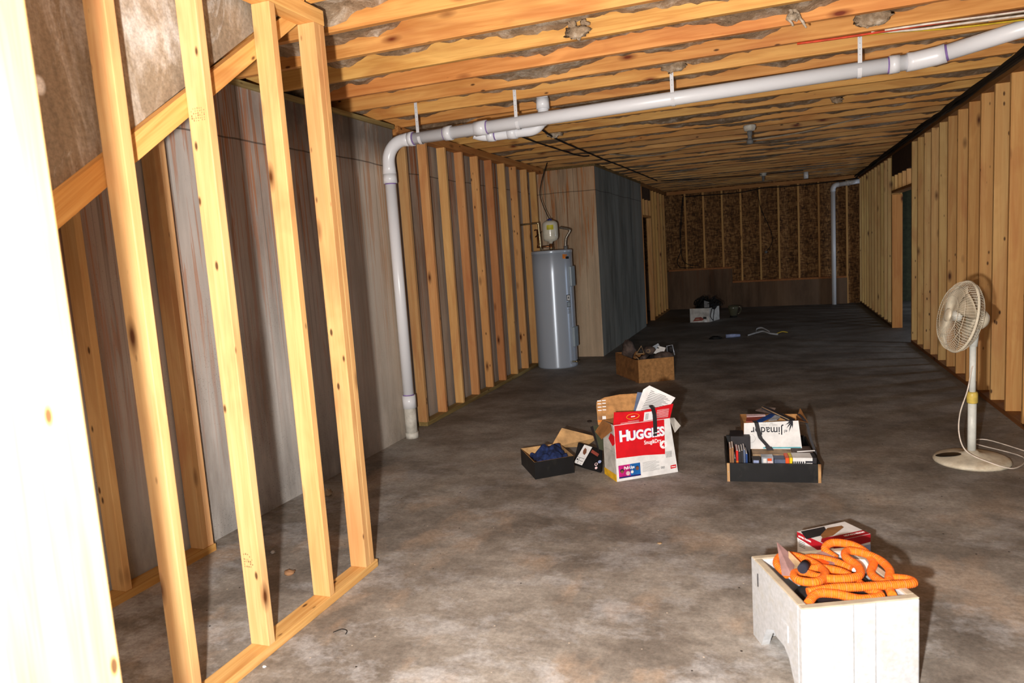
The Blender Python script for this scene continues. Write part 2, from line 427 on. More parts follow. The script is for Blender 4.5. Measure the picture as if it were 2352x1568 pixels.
def tag(o, label, cat, group=None, kind=None):
    o['label'] = label; o['category'] = cat
    if group: o['group'] = group
    if kind: o['kind'] = kind
    return o
def thing(name, label, cat, loc, group=None):
    o = bpy.data.objects.new(name, None); C.objects.link(o); o.location = loc; o.empty_display_size = .05
    return tag(o, label, cat, group)
def struct(o): o['kind'] = 'structure'; return o
def bx(name, lo, hi, m, parent=None, bevel=0, color=None, loc=None):
    return MB().box(lo, hi, m).build(name, parent, loc, bevel, color)
def frame(o, u, v):
    u = Vector(u).normalized(); v = Vector(v); v = (v-u*v.dot(u)).normalized(); n = u.cross(v)
    return Matrix.Translation(Vector(o)) @ Matrix((u, v, n)).transposed().to_4x4()
ORD = ['first', 'second', 'third', 'fourth', 'fifth', 'sixth', 'seventh', 'eighth', 'ninth', 'tenth', 'eleventh', 'twelfth', 'thirteenth', 'fourteenth', 'fifteenth', 'sixteenth', 'seventeenth', 'eighteenth', 'nineteenth', 'twentieth', 'twenty-first', 'twenty-second', 'twenty-third', 'twenty-fourth', 'twenty-fifth', 'twenty-sixth', 'twenty-seventh', 'twenty-eighth', 'twenty-ninth', 'thirtieth']
def smooth_path(pts, n=8):
    P = [Vector(p) for p in pts]; out = []
    for i in range(len(P)-1):
        a = P[max(i-1, 0)]; b = P[i]; c = P[i+1]; d = P[min(i+2, len(P)-1)]
        for k in range(n):
            t = k/n; out.append(.5*((2*b)+(c-a)*t+(2*a-5*b+4*c-d)*t*t+(3*b-a-3*c+d)*t**3))
    out.append(P[-1]); return out
TB = 2.573   # underside of the top plates
JB = 2.645   # underside of the joists
S = .4064

# ------------------------------------------------------------------ room shell
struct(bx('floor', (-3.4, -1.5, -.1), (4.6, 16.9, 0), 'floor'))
struct(bx('ceiling', (-3.4, -1.5, 2.88), (4.6, 16.9, 2.90), 'subfloor'))
struct(bx('wall_left', (-3.3, -1.5, 0), (-3.01, 5.46, 2.609), 'concL'))
struct(bx('wall_left_recess', (-3.3, 5.46, 0), (-3.105, 9.62, 2.609), 'concR'))
o = MB(); o.box((-3.3, 9.62, 0), (-2.27, 13.2, 2.609), 'concG'); o.m[2] = o.mi('concS'); struct(o.build('wall_left_jut'))
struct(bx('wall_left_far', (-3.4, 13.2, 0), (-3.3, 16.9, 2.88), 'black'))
struct(bx('wall_back', (-3.3, 16.56, 0), (1.80, 16.6, 2.88), 'osb')); struct(bx('wall_back_right', (1.80, 16.56, 0), (4.6, 16.6, 2.88), 'green'))
struct(bx('wall_back_base', (-.895, 16.42, 0), (1.41, 16.56, .545), 'concB')); struct(bx('wall_back_step', (-3.3, 16.42, 0), (-.895, 16.56, .865), 'concB'))
struct(bx('wall_right', (4.5, -1.5, 0), (4.6, 16.9, 2.88), 'green'))
struct(bx('trim_1', (-3.3, -1.5, 2.645), (-3.26, 13.2, 2.88), 'subfloor'))

# ------------------------------------------------------------------ studs
def stud_mesh(nm, wx, wy, h, m='stud'):
    b = MB(); b.box((0, 0, 0), (wx, wy, h), m)
    return b.build(nm, bevel=.003, loc=(0, 0, 0))
def tint(base, var=.08):
    k = 1+random.uniform(-var, var); return (min(1.2, base[0]*k), base[1]*k*random.uniform(.95, 1.03), base[2]*k*random.uniform(.88, 1.06), 1)
def place(proto, used, x, y, z, label, cat, group, color):
    o = proto if not used else proto.copy()
    if used: C.objects.link(o)
    o.location = (x, y, z); o.color = color
    tag(o, label, cat, group); return o
# near partition on the left
pr = stud_mesh('wall_stud', .089, .038, TB-.038+.005)
fg = [(2.842, 'nearest of the two boards nailed together at the right end of the open stud partition', (.84, .70, .54)),
      (2.804, 'board hidden just behind the end board of the open stud partition, its left twin', (.86, .74, .58)),
      (2.502, 'pale pine stud of the open partition, next to the doubled end post', (.9, .80, .62)),
      (2.092, 'pale pine stud of the open partition, second left of the doubled end post', (.92, .84, .72)),
      (1.712, 'pale pine stud of the open partition with the diagonal board crossing low behind it', (.82, .74, .62))]
fgl = ['right-hand board of the doubled end post of the open stud partition on the left',
       'left-hand board of the doubled end post of the open stud partition on the left'] + [a[1] for a in fg[2:]]
for i, (y, _, c) in enumerate(fg):
    so = place(pr, i > 0, -1.979, y, .038, fgl[i], 'stud', 'studs of the open partition on the left', c+(1,))
    if i == 3:
        for zc_, nrow, tall in ((2.05, 7, .05), (.36, 5, .06)):
            q = MB(); rr = random.Random(int(zc_*10))
            for a in range(nrow):
                for b_ in range(6):
                    x_ = -1.965+a*.0095; z_ = zc_+b_*tall/6
                    if rr.random() < .72: q.box((x_, y-.0006, z_), (x_+rr.uniform(.002, .006), y-.0002, z_+tall/6*rr.uniform(.3, .8)), 'ink')
            q.build('ink_stamp', so)['label'] = 'smudged grey lumber stamp'
tag(bx('bottom_plate', (-1.979, .2, 0), (-1.889, 2.91, .038), 'stud_y', bevel=.003, loc=(-1.979, .2, 0), color=(.9, .84, .7, 1)), 'yellowish bottom plate on the floor under the open stud partition', 'wall plate')
tag(bx('top_plate', (-1.979, .2, 2.578), (-1.889, 2.885, JB), 'stud_y', bevel=.003, loc=(-1.979, .2, 2.578), color=(1, .86, .66, 1)), 'top plate over the open stud partition, ending above the doubled post', 'wall plate')
tag(bx('trimmer_joist', (-1.93, .2, JB), (-1.889, 2.75, 2.88), 'stud_y', bevel=.003, loc=(-1.93, .2, JB), color=(1, .8, .58, 1)), 'joist running lengthwise above the open stud partition', 'joist')
# overexposed post close by
d = MB(); d.box((-1.18, .655, 0), (-1.1, .849, 2.6), 'stud'); tag(d.build('door_post', bevel=.004, loc=(-1.18, .661, 0), color=(.66, .60, .48, 1)), 'wide pale wooden post closest to the viewer at the left edge', 'post')
# diagonal board and drywall behind the partition
e = MB(); x0 = -2.018; dz = [(1.15, 1.375), (2.86, 2.625)]
slope = (2.556-1.655)/(2.771-1.518)
def dlow(y): return 1.655+slope*(y-1.518)
pts = [(x0, .9, dlow(.9)), (x0, 2.84, dlow(2.84)), (x0, 2.84, JB), (x0, 2.79, JB), (x0, .9, dlow(.9)+.108)]
e.prism(pts, (.038, 0, 0), 'stud_y'); _o = e.build('diagonal_board', bevel=.003, loc=(x0, .9, dlow(.9)), color=(.96, .84, .64, 1))
_a = math.atan(slope); _o.data.transform(Matrix.Rotation(-_a, 4, 'X')); _o.rotation_euler = (_a, 0, 0)
tag(_o, 'sloping board nailed across the back of the open stud partition', 'board')
e = MB(); e.prism([(-2.034, -1, dlow(-1)+.09), (-2.034, 2.70, dlow(2.70)+.09), (-2.034, 2.70, 2.645), (-2.034, -1, 2.645)], (.013, 0, 0), 'dry')
tag(e.build('drywall_panel', loc=(-2.034, -1, 1)), 'stained brown drywall sheet with white plaster smears above the sloping board', 'drywall')
# studs against the concrete behind the partition
pr2 = stud_mesh('wall_stud', .089, .038, 2.47)
for i, (y, lb) in enumerate([(2.855, 'right-hand board of the doubled stud against the grey concrete behind the open partition'), (2.816, 'left-hand board of the doubled stud against the grey concrete behind the open partition'), (2.325, 'stud in shadow against the concrete, left of the doubled one'), (1.93, 'darkest stud against the concrete, beside the bright near post')]):
    place(pr2, i > 0, -3.0, y, .038, lb, 'stud', 'studs against the concrete behind the partition', tint((.92, .82, .72), .03))
tag(bx('bottom_plate', (-3.0, .2, 0), (-2.905, 2.9, .038), 'stud_y', loc=(-3, .2, 0), color=(.75, .68, .5, 1)), 'short bottom plate on the floor against the concrete, behind the partition', 'wall plate')
tag(bx('sill_plate', (-3.2, -1, 2.609), (-2.985, 5.46, 2.6445), 'treated', bevel=.003, loc=(-3.2, -1, 2.609)), 'greenish treated sill plate on top of the grey concrete wall', 'wall plate')
tag(bx('sill_plate', (-3.25, 5.47, 2.609), (-3.082, 9.6, 2.6445), 'treated', loc=(-3.2, 5.47, 2.609), color=(.6, .5, .4, 1)), 'treated sill plate above the recessed wall behind the water heater studs', 'wall plate')
tag(bx('sill_plate', (-3.2, 9.63, 2.609), (-2.262, 13.2, 2.6445), 'treated', loc=(-3.2, 9.63, 2.609), color=(.5, .4, .3, 1)), 'dark sill plate on top of the jutting concrete corner', 'wall plate')
# left stud wall by the heater
pr3 = stud_mesh('wall_stud', .089, .038, TB-.038)
tn = [(.7, .58, .46), (.88, .66, .5), (.98, .84, .62), (.84, .6, .46), (.92, .7, .5), (.7, .44, .32), (.9, .74, .5), (.88, .68, .5), (.86, .7, .52), (.84, .72, .5)]
for i in range(10):
    y = 6.022+S*(i-1)
    if i == 9: y = 9.24
    lb = ['pine stud standing right behind the vertical white pipe', 'reddish pine stud, first to the right of the vertical white pipe', 'pale pine stud with ink stamps, second right of the vertical pipe', 'knotty pine stud, third right of the vertical white pipe', 'knotty pine stud, fourth right of the vertical white pipe', 'darkest reddish-brown stud in the row left of the water heater', 'pine stud just right of the dark reddish-brown one', 'pine stud, third left of the grey water heater', 'pine stud half hidden by the left side of the water heater', 'pale stud behind the expansion tank piping'][i]
    place(pr3, i > 0, -3.079, y, .038, lb, 'stud', 'studs left of the water heater', tn[i]+(1,))
tag(bx('bottom_plate', (-3.08, 5.62, 0), (-2.989, 9.6, .038), 'treated', bevel=.003, loc=(-3.08, 5.62, 0), color=(.85, .8, .72, 1)), 'thin treated bottom plate under the stud row left of the heater', 'wall plate')
tag(bx('top_plate', (-3.08, 5.52, TB), (-2.985, 9.6, JB), 'stud_y', bevel=.003, loc=(-3.08, 5.52, TB), color=(.72, .5, .34, 1)), 'brown top plate above the stud row left of the heater', 'wall plate')
# right wall, deep studs
pr4 = stud_mesh('wall_stud', .14, .038, TB-.038)
used = False
tr = [(.86, .78, .54), (.84, .70, .46), (1.0, .98, .82), (1.0, .94, .8), (.92, .86, .66), (.84, .62, .42), (.96, .76, .52), (.86, .6, .36), (.96, .74, .5), (.98, .84, .62), (.96, .72, .46), (1., .8, .52), (.95, .7, .45)]
for k in range(13):
    y = 10.419-S*k
    if k == 0: lb = 'pine stud forming the near side of the far doorway in the right wall'
    else: lb = '%s pine stud on the near side of the right doorway, counted from the doorway' % ORD[k]
    place(pr4, used, 1.652, y, .038, lb, 'stud', 'right wall studs nearer than the doorway', (tr[k][0]*.86, tr[k][1]*.62+.20, tr[k][2]*.62+.14, 1)); used = True
k = 0
ys = []
y = 12.1
while y < 16.5:
    lb = 'pine stud forming the far side of the doorway in the right wall' if k == 0 else '%s pine stud beyond the right doorway, counted from the doorway' % ORD[k]
    place(pr4, True, 1.652, y, .038, lb, 'stud', 'right wall studs beyond the doorway', tint((.68, .62, .42), .1)); k += 1; y += S*.97
t = stud_mesh('jack_stud', .14, .038, 2.0)
place(t, False, 1.652, 12.06, .0, 'wide orange-brown jack stud inside the far side of the right doorway', 'stud', None, (.74, .48, .26, 1))
tag(bx('bottom_plate', (1.652, 5.0, 0), (1.792, 10.46, .038), 'stud_y', loc=(1.652, 5, 0), color=(.34, .22, .16, 1)), 'dark bottom plate under the near part of the right wall', 'wall plate')
tag(bx('bottom_plate', (1.652, 12.1, 0), (1.792, 16.4, .038), 'stud_y', loc=(1.652, 12.1, 0), color=(.2, .17, .14, 1)), 'dark bottom plate under the far part of the right wall', 'wall plate')
tag(bx('top_plate', (1.652, 5.0, TB), (1.792, 16.5, JB), 'stud_y', loc=(1.652, 5, TB), color=(.4, .28, .2, 1)), 'dark top plate along the right wall under the cables', 'wall plate')
tag(bx('header_board', (1.656, 10.458, 2.27), (1.69, 12.1, TB), 'osbdark', loc=(1.656, 10.458, 2.27)), 'dark brown header board over the right doorway', 'header')
tag(bx('header_plate', (1.652, 10.458, 2.02), (1.792, 12.1, 2.058), 'stud_y', loc=(1.652, 10.458, 2.02), color=(.5, .36, .24, 1)), 'flat board spanning the top of the right doorway', 'header')
crp = stud_mesh('cripple_stud', .14, .038, .212)
for i, y in enumerate((10.8, 11.15, 11.5, 11.8)):
    place(crp, i > 0, 1.652, y, 2.058, '%s short block from the near side, above the right doorway' % ORD[i], 'stud', 'short blocks over the right doorway', tint((.9, .74, .5)))
# left far wall beyond the jutting concrete
pr5 = stud_mesh('wall_stud', .089, .038, TB-.038)
place(pr5, False, -2.36, 13.26, .038, 'pine stud fixed at the end of the jutting concrete wall', 'stud', 'far left wall studs', (.86, .56, .36, 1))
k = 0; y = 14.24
while y < 16.4:
    lb = 'pine stud forming the far side of the narrow black opening' if k == 0 else '%s pine stud beyond the narrow black opening in the far left wall' % ORD[k]
    place(pr5, True, -2.36, y, .038, lb, 'stud', 'far left wall studs', tint((.84, .7, .46), .1)); k += 1; y += S*.93
t = stud_mesh('jack_stud', .089, .038, 2.02); place(t, False, -2.36, 14.2, 0, 'jack stud inside the narrow black opening on the far left', 'stud', None, (.84, .66, .46, 1))
tag(bx('header_board', (-2.30, 13.3, 2.36), (-2.272, 14.24, TB), 'osbdark', loc=(-2.3, 13.3, 2.36)), 'dark header board over the narrow black opening on the far left', 'header')
tag(bx('header_plate', (-2.36, 13.3, 2.02), (-2.27, 14.24, 2.058), 'stud_y', loc=(-2.36, 13.3, 2.02), color=(.6, .42, .28, 1)), 'flat board spanning the narrow black opening on the far left', 'header')
crp = stud_mesh('cripple_stud', .089, .038, .30)
for i, y in enumerate((13.5, 13.88)):
    place(crp, i > 0, -2.36, y, 2.058, '%s short block above the narrow black opening' % ['left', 'right'][i], 'stud', 'short blocks over the narrow black opening', tint((.92, .76, .54)))
tag(bx('top_plate', (-2.36, 13.21, TB), (-2.265, 16.5, JB), 'stud_y', loc=(-2.36, 13.21, TB), color=(.35, .24, .16, 1)), 'dark top plate of the far left stud wall', 'wall plate')
tag(bx('bottom_plate', (-2.36, 14.24, 0), (-2.27, 16.4, .038), 'stud_y', loc=(-2.36, 14.24, 0), color=(.4, .3, .2, 1)), 'bottom plate of the far left stud wall', 'wall plate')
# back wall studs
xs = [-1.866, -1.471, -1.073, -.681, -.288, .089, .486, .883, 1.42]
for i, x in enumerate(xs):
    zb = .865 if x < -.9 else (.545 if x < 1.3 else 0.)
    if i == 8: zb = 0
    h = TB-zb-(.038 if zb else 0)
    o = stud_mesh('wall_stud', .038, .075, h); o.location = (x-.019, 16.47, zb+(.038 if zb else 0)); o.color = tint((.8, .66, .42), .05)
    tag(o, ('%s stud from the left on the back wall chipboard' % ORD[i]).capitalize()[0].lower()+('%s stud from the left on the back wall chipboard' % ORD[i])[1:], 'stud', 'back wall studs')
tag(bx('bottom_plate', (-2.27, 16.43, .865), (-.9, 16.555, .903), 'stud_y', loc=(-2.27, 16.43, .865), color=(.5, .3, .2, 1)), 'bottom plate on the taller concrete step at the back', 'wall plate')
tag(bx('bottom_plate', (-.89, 16.43, .545), (1.4, 16.555, .583), 'stud_y', loc=(-.89, 16.43, .545), color=(.5, .3, .2, 1)), 'bottom plate on the lower concrete step at the back', 'wall plate')
tag(bx('top_plate', (-2.26, 16.47, TB), (1.65, 16.55, JB), 'joist', loc=(-2.26, 16.47, TB), color=(.7, .55, .4, 1)), 'top plate along the back wall', 'wall plate')

# ------------------------------------------------------------------ joists and insulation
jt = [(1, .84, .62), (1, .94, .66), (1, .74, .54), (.96, .8, .58), (1, .9, .64), (.94, .76, .54)]
jr = random.Random(3)
protos = {}
ks = list(range(-6, 32))
for k in ks:
    y1 = 3.6+S*k
    xl = -1.885 if y1 < 3. else (-3.24 if y1 < 9.64 else (-3.24 if y1 < 13.2 else -2.36))
    if y1-.038 > 16.46: continue
    key = xl
    if key not in protos:
        b = MB(); b.box((xl, 0, 0), (1.80, .038, .235), 'joist'); protos[key] = b.build('ceiling_joist', bevel=.003, loc=(0, 0, 0)); u = False
    else: u = True
    if k < 0: lb = '%s ceiling joist nearer than the first one reaching the left concrete wall fully' % ORD[-k-1]
    if k <= -2: lb = 'short ceiling joist ending over the open partition, %s back from its doubled end post' % ORD[-k-2]
    elif k < 4: lb = 'yellow pine ceiling joist with insulation scraps, %s in front of the horizontal white pipe' % ORD[3-k]
    elif k < 14: lb = 'yellow pine ceiling joist, %s beyond the horizontal white pipe' % ORD[k-4]
    else: lb = 'yellow pine ceiling joist, %s from the back wall' % ORD[31-k]
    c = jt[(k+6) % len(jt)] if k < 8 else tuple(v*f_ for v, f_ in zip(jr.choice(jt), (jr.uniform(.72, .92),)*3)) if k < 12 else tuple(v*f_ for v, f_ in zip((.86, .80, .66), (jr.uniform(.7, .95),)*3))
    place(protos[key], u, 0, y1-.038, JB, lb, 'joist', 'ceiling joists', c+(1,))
def batt(y0, y1, xl, xr, k):
    b = MB(); step = .03 if y0 < 8 else .06
    nx = int((xr-xl)/step); ny = 9 if y0 < 8 else 5
    mi = b.mi('fluffw' if False else 'fluff')
    base = max(.016, .43/max(3.2, y0)); amp = .36/max(3, y0)+.02
    for i in range(nx+1):
        x = xl+(xr-xl)*i/nx
        for j in range(ny+1):
            t = j/ny; y = y0+(y1-y0)*t
            big = noise.noise(Vector((x*1.15+k*5.1, k*3.7, 1)))
            med = noise.fractal(Vector((x*4.2, y*5, k*2.3)), .7, 2.1, 5)
            edge = .35+.65*t
            dr = max(0, big*.9+.14+med*.34)*amp*edge
            bulge = .03*math.sin(PI*t)
            z = JB+base-dr-bulge*.3+noise.noise(Vector((x*22, y*22, k)))*.006
            b.v.append(Vector((x, y, max(z, 2.649))))
    for i in range(nx):
        for j in range(ny):
            a = i*(ny+1)+j
            b.f.append((a, a+1, a+ny+2, a+ny+1)); b.m.append(mi); b.sm.append(True)
    return b
for k in range(-4, 31):
    y0 = 3.6+S*k+.001; y1 = y0+S-.038-.002
    xl = -1.84 if y1 < 3. else (-3.2 if y1 < 13.2 else -2.3)
    o = batt(y0, y1, xl, 1.66 if y0 < 5 else 1.66, k).build('insulation_batt', loc=(0, y0, 2.75))
    if k < -1: lb = 'brown fiberglass insulation in the joist bay over the open partition, %s bay back' % ORD[-k-2]
    elif k < 4: lb = 'ragged brown fiberglass insulation in the %s joist bay in front of the white pipe' % ORD[3-k]
    elif k < 14: lb = 'ragged brown fiberglass insulation in the %s joist bay beyond the white pipe' % ORD[k-4]
    else: lb = 'ragged brown fiberglass insulation in the %s joist bay from the back wall' % ORD[30-k]
    tag(o, lb, 'insulation', 'insulation batts between the joists')
# hanging tufts
def tuft(x, y, z, L_, w, seed, label, m='fluffw', n=3):
    b = MB(); r = random.Random(seed)
    for q in range(n):
        ax = x+r.uniform(-w, w); ll = L_*r.uniform(.6, 1)
        path = [Vector((ax, y, z+.05))]; 
        for i in range(1, 8):
            path.append(path[-1]+Vector((r.uniform(-.015, .015), r.uniform(-.004, .004), -ll/7)))
        b.tube(path, [w*.5*(1-i/9)*r.uniform(.7, 1.2)+.003 for i in range(8)], m, 8)
    b.blob((x, y, z), (w*1.6, .02, w*.8), m, seed, .6, 4)
    tag(b.build('insulation_tuft', loc=(x, y, z)), label, 'insulation', 'hanging insulation tufts')
tuft(-1.68, 2.73, 2.72, .14, .03, 1, 'pale insulation strands dangling beside the top of the doubled post')
tuft(-.80, 3.10, 2.68, .10, .03, 2, 'pale insulation tuft hanging near the top edge of the frame', 'fluff')
tuft(.12, 4.33, 2.67, .12, .02, 3, 'insulation tuft hanging where the red wire starts')
tuft(-.98, 3.93, 2.67, .03, .04, 4, 'small square-ish clump of insulation stuck on a joist edge', 'fluff')
tuft(-.62, 5.13, 2.70, .05, .05, 5, 'insulation clump above the third pipe strap from the left', 'fluff')
tuft(.55, 4.72, 2.70, .06, .06, 6, 'brown insulation clump left of the rightmost pipe strap', 'fluff')
tuft(-2.02, 6.95, 2.66, .03, .05, 8, 'white insulation puff above the cable near the heater', 'fluffw', 2)
tuft(.55, 7.2, 2.67, .08, .03, 9, 'brown insulation scrap hanging right of the lamp holder', 'fluff')

# ------------------------------------------------------------------ white drain pipe
pipe = thing('drain_pipe', 'long white plastic drain pipe rising from the floor and running under the joists', 'pipe', (-2.945, 5.24, 0))
R_ = .049
def ring(a, b_, r, par=None): MB().tube([a, b_], r, 'purple', 24).build('primer_ring', par or pipe)['label'] = 'purple primer ring'
def pz(x): return 2.47+(x+2.77)*.0165
MB().tube([(-2.945, 5.24, .36), (-2.945, 5.24, 2.22)], .0455, 'pvc', 24).build('vertical_pipe', pipe)
o = MB().tube([(-2.945, 5.24, 0), (-2.945, 5.24, .28)], .05, 'pvcold', 24).build('floor_stub', pipe); o['label'] = 'scuffed lower stub'
MB().tube([(-2.945, 5.24, .26), (-2.945, 5.24, .37)], .057, 'pvc', 24).build('coupling', pipe); ring((-2.945, 5.24, .37), (-2.945, 5.24, .378), .0465); MB().tube([(-2.945, 5.24, 0), (-2.945, 5.24, .05)], .056, 'pvcold', 24).build('floor_collar', pipe)
MB().tube([(-2.945, 5.24, 2.14), (-2.945, 5.24, 2.215)], .056, 'pvc', 24).build('coupling', pipe); ring((-2.945, 5.24, 2.132), (-2.945, 5.24, 2.14), .0465)
pe = [(-2.945, 5.24, 2.21), (-2.945, 5.24, 2.27)]+[(-2.945+.16*(1-math.cos(a)), 5.24, 2.31+(pz(-2.785)-2.31)*math.sin(a)) for a in [PI/2*i/12 for i in range(13)]]+[(-2.72, 5.24, pz(-2.72))]
MB().tube(pe, [.056, .052]+[.050]*12+[.050, .056], 'pvc', 24).build('elbow', pipe)
MB().tube([(-2.74, 5.24, pz(-2.74)), (-2.70, 5.24, pz(-2.70))], .057, 'pvc', 24).build('coupling', pipe); ring((-2.70, 5.24, pz(-2.7)), (-2.69, 5.24, pz(-2.69)), .0505)
xe = .84
MB().tube([(-2.74, 5.24, pz(-2.74)), (xe+.05, 5.24, pz(xe+.05))], R_, 'pvc', 28).build('horizontal_pipe', pipe)
for xa, xb, pu in ((-2.42, -2.36, -1), (-2.16, -2.06, 1), (.70, .76, -1)):
    b = MB().tube([(xa, 5.24, pz(xa)), (xb, 5.24, pz(xb))], .056, 'pvc', 24)
    xp = xa-.008 if pu < 0 else xb
    o = b.build('coupling', pipe); ring((xp, 5.24, pz(xp)), (xp+.008, 5.24, pz(xp)), .0505, o)
e1 = Vector((.80, 5.24, pz(.80))); e2 = Vector((.98, 5.215, pz(.98)+.01)); dr = (Vector((1.38, 5.096, 2.60))-e2).normalized()
MB().tube([e1, e1+Vector((.04, 0, .0005)), e2-dr*.02, e2+dr*.03], .057, 'pvc', 24).build('bend', pipe)
ring(e2+dr*.03, e2+dr*.042, .0505); MB().tube([e2, e2+dr*.85], R_, 'pvc', 24).build('sloping_pipe', pipe)
# branch with riser
bz = 2.436
pb = smooth_path([(-2.20, 5.30, 2.46), (-2.1, 5.345, bz), (-1.85, 5.352, bz), (-1.72, 5.354, bz+.004), (-1.655, 5.355, bz+.05), (-1.638, 5.355, 2.50), (-1.638, 5.355, 2.60)], 6)
MB().tube(pb, .042, 'pvc', 20).build('branch_pipe', pipe)
MB().tube([(-2.1, 5.345, bz), (-2.04, 5.345, bz)], .049, 'pvc', 20).build('coupling', pipe); MB().tube([(-1.93, 5.352, bz), (-1.86, 5.352, bz)], .049, 'pvc', 20).build('coupling', pipe); ring((-2.04, 5.346, bz), (-2.032, 5.346, bz), .0435)
MB().tube([(-1.638, 5.355, 2.58), (-1.638, 5.355, 2.66)], .05, 'pvc', 24).tube([(-1.638, 5.355, 2.65), (-1.638, 5.355, 2.74)], .044, 'pvc', 24).build('riser', pipe)
# hanger straps
def hanger(x, label):
    z = pz(x); yj = 5.188; r = .0535
    b = MB(); t = .003; w = .0125
    b.box((x-w, yj-.006, z+.03), (x+w, yj-.001, 2.74), 'strap')
    pts = []
    for i in range(15):
        a = PI*1.05-PI*1.3*i/14
        pts.append((5.24+r*math.cos(a+PI*.0), z-r*abs(math.sin(a)) if a > 0 else z+r*math.sin(-a)*.9))
    pts = [(5.24-r*math.cos(PI*i/14*1.25), z-r*math.sin(PI*i/14*1.25)) for i in range(15)]
    for (y0, z0), (y1, z1) in zip(pts, pts[1:]):
        b.face([(x-w, y0, z0), (x+w, y0, z0), (x+w, y1, z1), (x-w, y1, z1)], 'strap')
    for q in range(5): b.tube([(x, yj-.0075, z+.08+q*.035), (x, yj-.006, z+.08+q*.035)], .0025, 'grey', 6)
    tag(b.build('pipe_hanger', loc=(x, yj, z), solid=.0), label, 'pipe strap', 'white straps holding up the long pipe')
for x, lb in ((-2.63, 'leftmost white strap hanging the pipe, near the elbow'), (-1.80, 'white strap holding the pipe, left of the vertical riser'), (-.645, 'white strap holding the middle of the long pipe'), (.53, 'rightmost white strap holding the pipe')):
    hanger(x, lb)
# back pipe
bp = thing('drain_pipe', 'grey-white pipe standing against the back wall, bending right at the top', 'pipe', (1.15, 16.32, 0))
MB().tube([(1.15, 16.32, 0), (1.15, 16.32, 2.36)], .045, 'pvc', 16).build('vertical_pipe', bp)
MB().tube([(1.15, 16.32, 2.34)]+[(1.15+.09*(1-math.cos(a)), 16.32, 2.38+.09*math.sin(a)) for a in [PI/2*i/6 for i in range(7)]]+[(1.27, 16.32, 2.47)], .052, 'pvc', 16).build('elbow', bp)
MB().tube([(1.26, 16.32, 2.47), (1.64, 16.25, 2.50)], .045, 'pvc', 16).tube([(1.40, 16.29, 2.48), (1.46, 16.28, 2.485)], .053, 'pvc', 16).build('horizontal_pipe', bp)

# ------------------------------------------------------------------ water heater
hx, hy, hr = -2.71, 8.86, .262
ht = thing('water_heater', 'tall grey cylindrical electric water heater standing on the floor', 'water heater', (hx, hy, 0))
MB().lathe([(hr-.004, .0), (hr, .02), (hr, .6), (hr, 1.2), (hr, 1.475)], 'heater', Matrix.Translation((hx, hy, 0)), 64).build('tank_body', ht)
MB().lathe([(hr+.004, 1.475), (hr+.004, 1.505), (hr-.01, 1.514), (.01, 1.517)], 'heater', Matrix.Translation((hx, hy, 0)), 64).build('top_cap', ht)
def cyl_patch(b, a0, a1, z0, z1, r, m, n=8):
    for i in range(n):
        p = a0+(a1-a0)*i/n; q = a0+(a1-a0)*(i+1)/n
        b.face([(hx+r*math.cos(p), hy+r*math.sin(p), z0), (hx+r*math.cos(q), hy+r*math.sin(q), z0), (hx+r*math.cos(q), hy+r*math.sin(q), z1), (hx+r*math.cos(p), hy+r*math.sin(p), z1)], m, True)
def acc(z0, z1):
    b = MB(); ca = math.radians(-6); 
    fr = Matrix.Translation((hx, hy, 0)) @ Matrix.Rotation(ca, 4, 'Z')
    b.box((hr-.04, -.07, z0), (hr+.022, .07, z1), 'heaterdoor', fr); o = b.build('access_panel', ht, bevel=.012)
acc(1.04, 1.30); acc(.26, .52)
b = MB(); a0, a1 = math.radians(-38), math.radians(-14)
cyl_patch(b, math.radians(-42), math.radians(-32), 1.40, 1.455, hr+.001, 'orangel', 4)
cyl_patch(b, math.radians(-31.5), math.radians(-18), 1.395, 1.425, hr+.0012, 'black', 4)
cyl_patch(b, math.radians(-31.5), math.radians(-26), 1.43, 1.452, hr+.0012, 'orangel', 4)
b.build('brand_sticker', ht)
b = MB(); cyl_patch(b, math.radians(-36), math.radians(-22), .86, .94, hr+.001, 'black', 5); cyl_patch(b, math.radians(-34.5), math.radians(-23.5), .868, .932, hr+.0016, 'white', 5)
cyl_patch(b, math.radians(-36), math.radians(-22), .78, .85, hr+.001, 'black', 5); cyl_patch(b, math.radians(-35), math.radians(-23), .786, .844, hr+.0016, 'heaterdoor', 5)
for q in range(6): cyl_patch(b, math.radians(-35), math.radians(-24), .70+q*.012, .704+q*.012, hr+.001, 'grey', 5)
cyl_patch(b, math.radians(-31), math.radians(-28), .89, .915, hr+.002, 'black', 3)
b.build('warning_sticker', ht)
MB().tube([(hx+.235, hy-.12, .075), (hx+.33, hy-.12, .075)], .012, 'brass', 10).tube([(hx+.31, hy-.12, .075), (hx+.31, hy-.12, .10)], .018, 'darkmetal', 10).build('drain_valve', ht)
MB().tube([(hx+.015, hy-.05, 1.505), (hx+.015, hy-.05, 1.60)], .022, 'copper', 12).tube([(hx+.015, hy-.05, 1.53), (hx+.015, hy-.05, 1.545)], .03, 'brass', 12).build('nipple', ht)
et = thing('expansion_tank', 'small cream expansion tank with a yellow label above the water heater', 'tank', (hx+.015, hy-.05, 1.6))
T = Matrix.Translation((hx+.015, hy-.05, 0))
MB().lathe([(.02, 1.60), (.03, 1.625), (.08, 1.64), (.098, 1.67), (.1, 1.70), (.1, 1.82), (.096, 1.86), (.07, 1.885), (.03, 1.895), (.01, 1.896)], 'tank', T, 32).torus(.1, .003, 'tank', Matrix.Translation((hx+.015, hy-.05, 1.715)), 32).build('tank_body', et)
b = MB()
hx0, hy0 = hx, hy; hx, hy = hx+.015, hy-.05; cyl_patch(b, math.radians(-98), math.radians(-48), 1.775, 1.835, .101, 'yellow', 6); hx, hy = hx0, hy0
